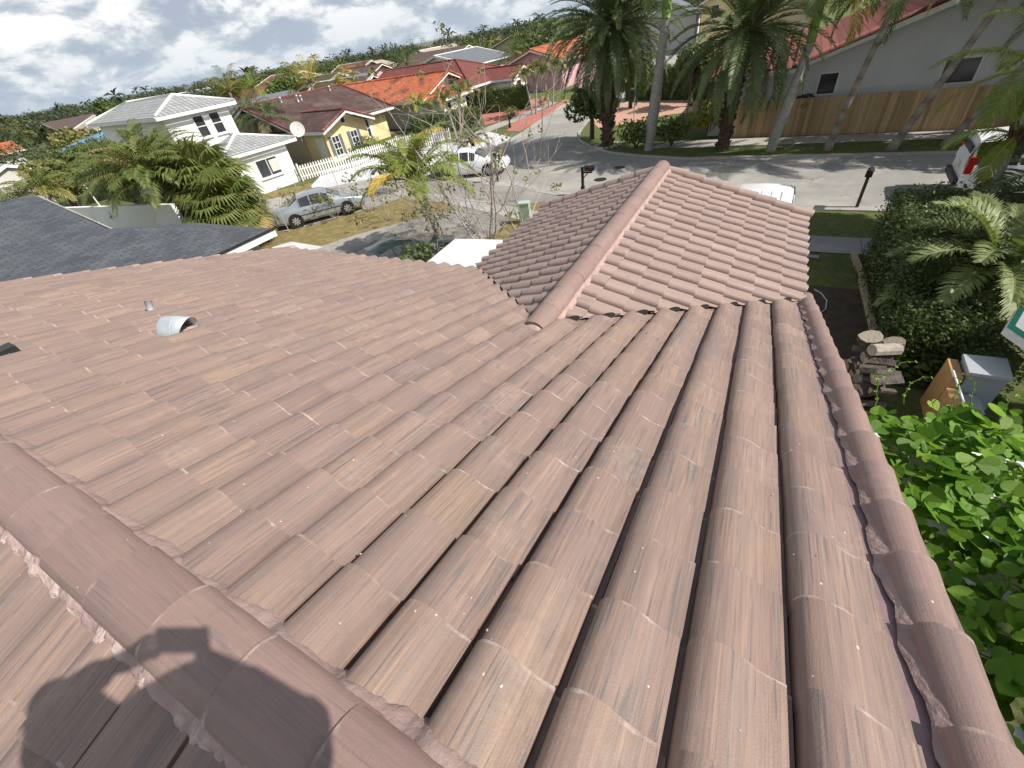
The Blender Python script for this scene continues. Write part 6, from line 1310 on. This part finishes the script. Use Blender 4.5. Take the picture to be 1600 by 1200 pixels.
for (wr_, ei, sg) in ((J['wrl'], 8, -1), (J['wrr'], 11, 1)):
    edge = cam0+CR*(.083*sg)-CF*.012-CU*.005; pm = wr_.lerp(edge, .5)-CF*.01; vs.append(pm); rads.append(.042); pi0 = len(vs)-1; eds.append((ei, pi0))
    for fq in range(4):
        off = CU*(.03-.021*fq); k1 = pm+off+CR*sg*-.012-CF*.018; k2 = edge+off+CR*sg*.012-CF*.016; k3 = edge+off-CR*sg*.018-CF*.020
        for q, r_ in ((k1, .011), (k2, .0095), (k3, .008)): vs.append(q); rads.append(r_)
        i0 = len(vs)-3; eds += [(pi0, i0), (i0, i0+1), (i0+1, i0+2)]
    t1 = pm-CU*.03; t2 = edge-CU*.032-CF*.012; t3 = edge-CU*.030-CR*sg*.03-CF*.018
    for q, r_ in ((t1, .014), (t2, .012), (t3, .010)): vs.append(q); rads.append(r_)
    i0 = len(vs)-3; eds += [(pi0, i0), (i0, i0+1), (i0+1, i0+2)]
me = bpy.data.meshes.new('body'); me.from_pydata([v-V((BP.x, BP.y, zf_)) for v in vs], eds, []); bo_ = bpy.data.objects.new('body', me); COL.objects.link(bo_); bo_.parent = pe
sk = bo_.modifiers.new('skin', 'SKIN'); me.materials.append(MATS['skin'])
for v_, r_ in zip(me.skin_vertices[0].data, rads): v_.radius = (r_, r_)
me.skin_vertices[0].data[0].use_root = True; su = bo_.modifiers.new('sub', 'SUBSURF'); su.levels = 1; su.render_levels = 2
loc = V((BP.x, BP.y, zf_))
def garment(nm, mt, chain, rs):
    o = MB()
    for ch, r_ in zip(chain, rs):
        o.tube([p-loc for p in ch], r_, 14)
        for p, q in zip(ch, r_): o.ball(p-loc, q, 14, 8)
    return o.build(nm, mt, pe, smooth=True)
garment('shirt', 'shirt', [[hips-V((0, 0, .03)), J['waist'], J['chest'], J['chest']+V((-.01, .01, .11)), J['neck']], [J['chest'].lerp(shl, .3)+V((0, 0, .03)), shl, shl.lerp(J['ell'], .6)], [J['chest'].lerp(shr, .3)+V((0, 0, .03)), shr, shr.lerp(J['elr'], .6)], [shl.lerp(J['ell'], .5), J['ell'], J['ell'].lerp(J['wrl'], .7)], [shr.lerp(J['elr'], .5), J['elr'], J['elr'].lerp(J['wrr'], .7)]], [[.185, .19, .215, .16, .08], [.17, .16, .12], [.15, .14, .10], [.10, .075, .05], [.075, .065, .045]])
garment('trousers', 'jeans', [[hips+V((0, 0, .04)), hips-V((0, 0, .06))], [hl, kl, fl_+V((0, 0, .03))], [hr, kr, fr_+V((0, 0, .03))]], [[.175, .16], [.125, .085, .075], [.125, .085, .075]])
o = MB(); hc = J['skull'].lerp(J['crown'], .5)-loc; lk = (cam0-J['skull']).normalized(); o.ball(hc-lk*.02+V((0, 0, .02)), .118, 16, 10, (1, 1, 1.05)); o.build('hair', 'hair', pe, smooth=True)
mat('canvas_hat', (.45, .40, .30), None, 9, .9); o = MB(); hz_ = hc+V((0, 0, .055)); vs = []
for (r_, z_) in ((.205, -.035), (.20, -.03), (.125, .0), (.118, .07), (.09, .10), (.0, .105)): vs += [hz_+V((cos(k*pi/12)*r_, sin(k*pi/12)*r_, z_)) for k in range(24)]
o.add(vs, [(j*24+k, j*24+(k+1) % 24, (j+1)*24+(k+1) % 24, (j+1)*24+k) for j in range(5) for k in range(24)]); o.build('sun_hat', 'canvas_hat', pe, smooth=True)
o = MB(); nz = hc+lk*.105-V((0, 0, .03)); o.ball(nz, .018, 8, 6, (1, 1, 1.3)); o.build('nose', 'skin', pe, smooth=True)
for s in (1, -1): o = MB(); o.ball(hc+lk*.092+side*.034*s, .013, 8, 6); o.build('eye', 'white_trim', pe, smooth=True); o = MB(); o.ball(hc+side*.105*s-V((0, 0, .02)), .03, 8, 6, (.5, .8, 1)); o.build('ear', 'skin', pe, smooth=True)
for f_ in (fl_, fr_): o = MB(); o.ball(f_+facing*.06-V((0, 0, .02))-loc, .06, 12, 8, (1.3, 1.9, .75)); o.build('shoe', 'rubber', pe, smooth=True)
ph = thing('smartphone', cam0-CF*.008, 'dark phone held up in landscape in both hands of the photographer', 'phone'); o = MB(); Mx = Matrix((CR, CU, CF)).transposed(); o.box((0, 0, 0), (.162, .078, .008), M=Mx); o.build('case', 'phone', ph); o = MB(); o.box(CF*-.0052, (.152, .070, .001), M=Mx); o.build('screen', 'glass', ph)
o = MB(); o.tube([CR*.03+CU*.02+CF*.004, CR*.03+CU*.02+CF*.006], .007, 12); o.build('lens', 'glass', ph)
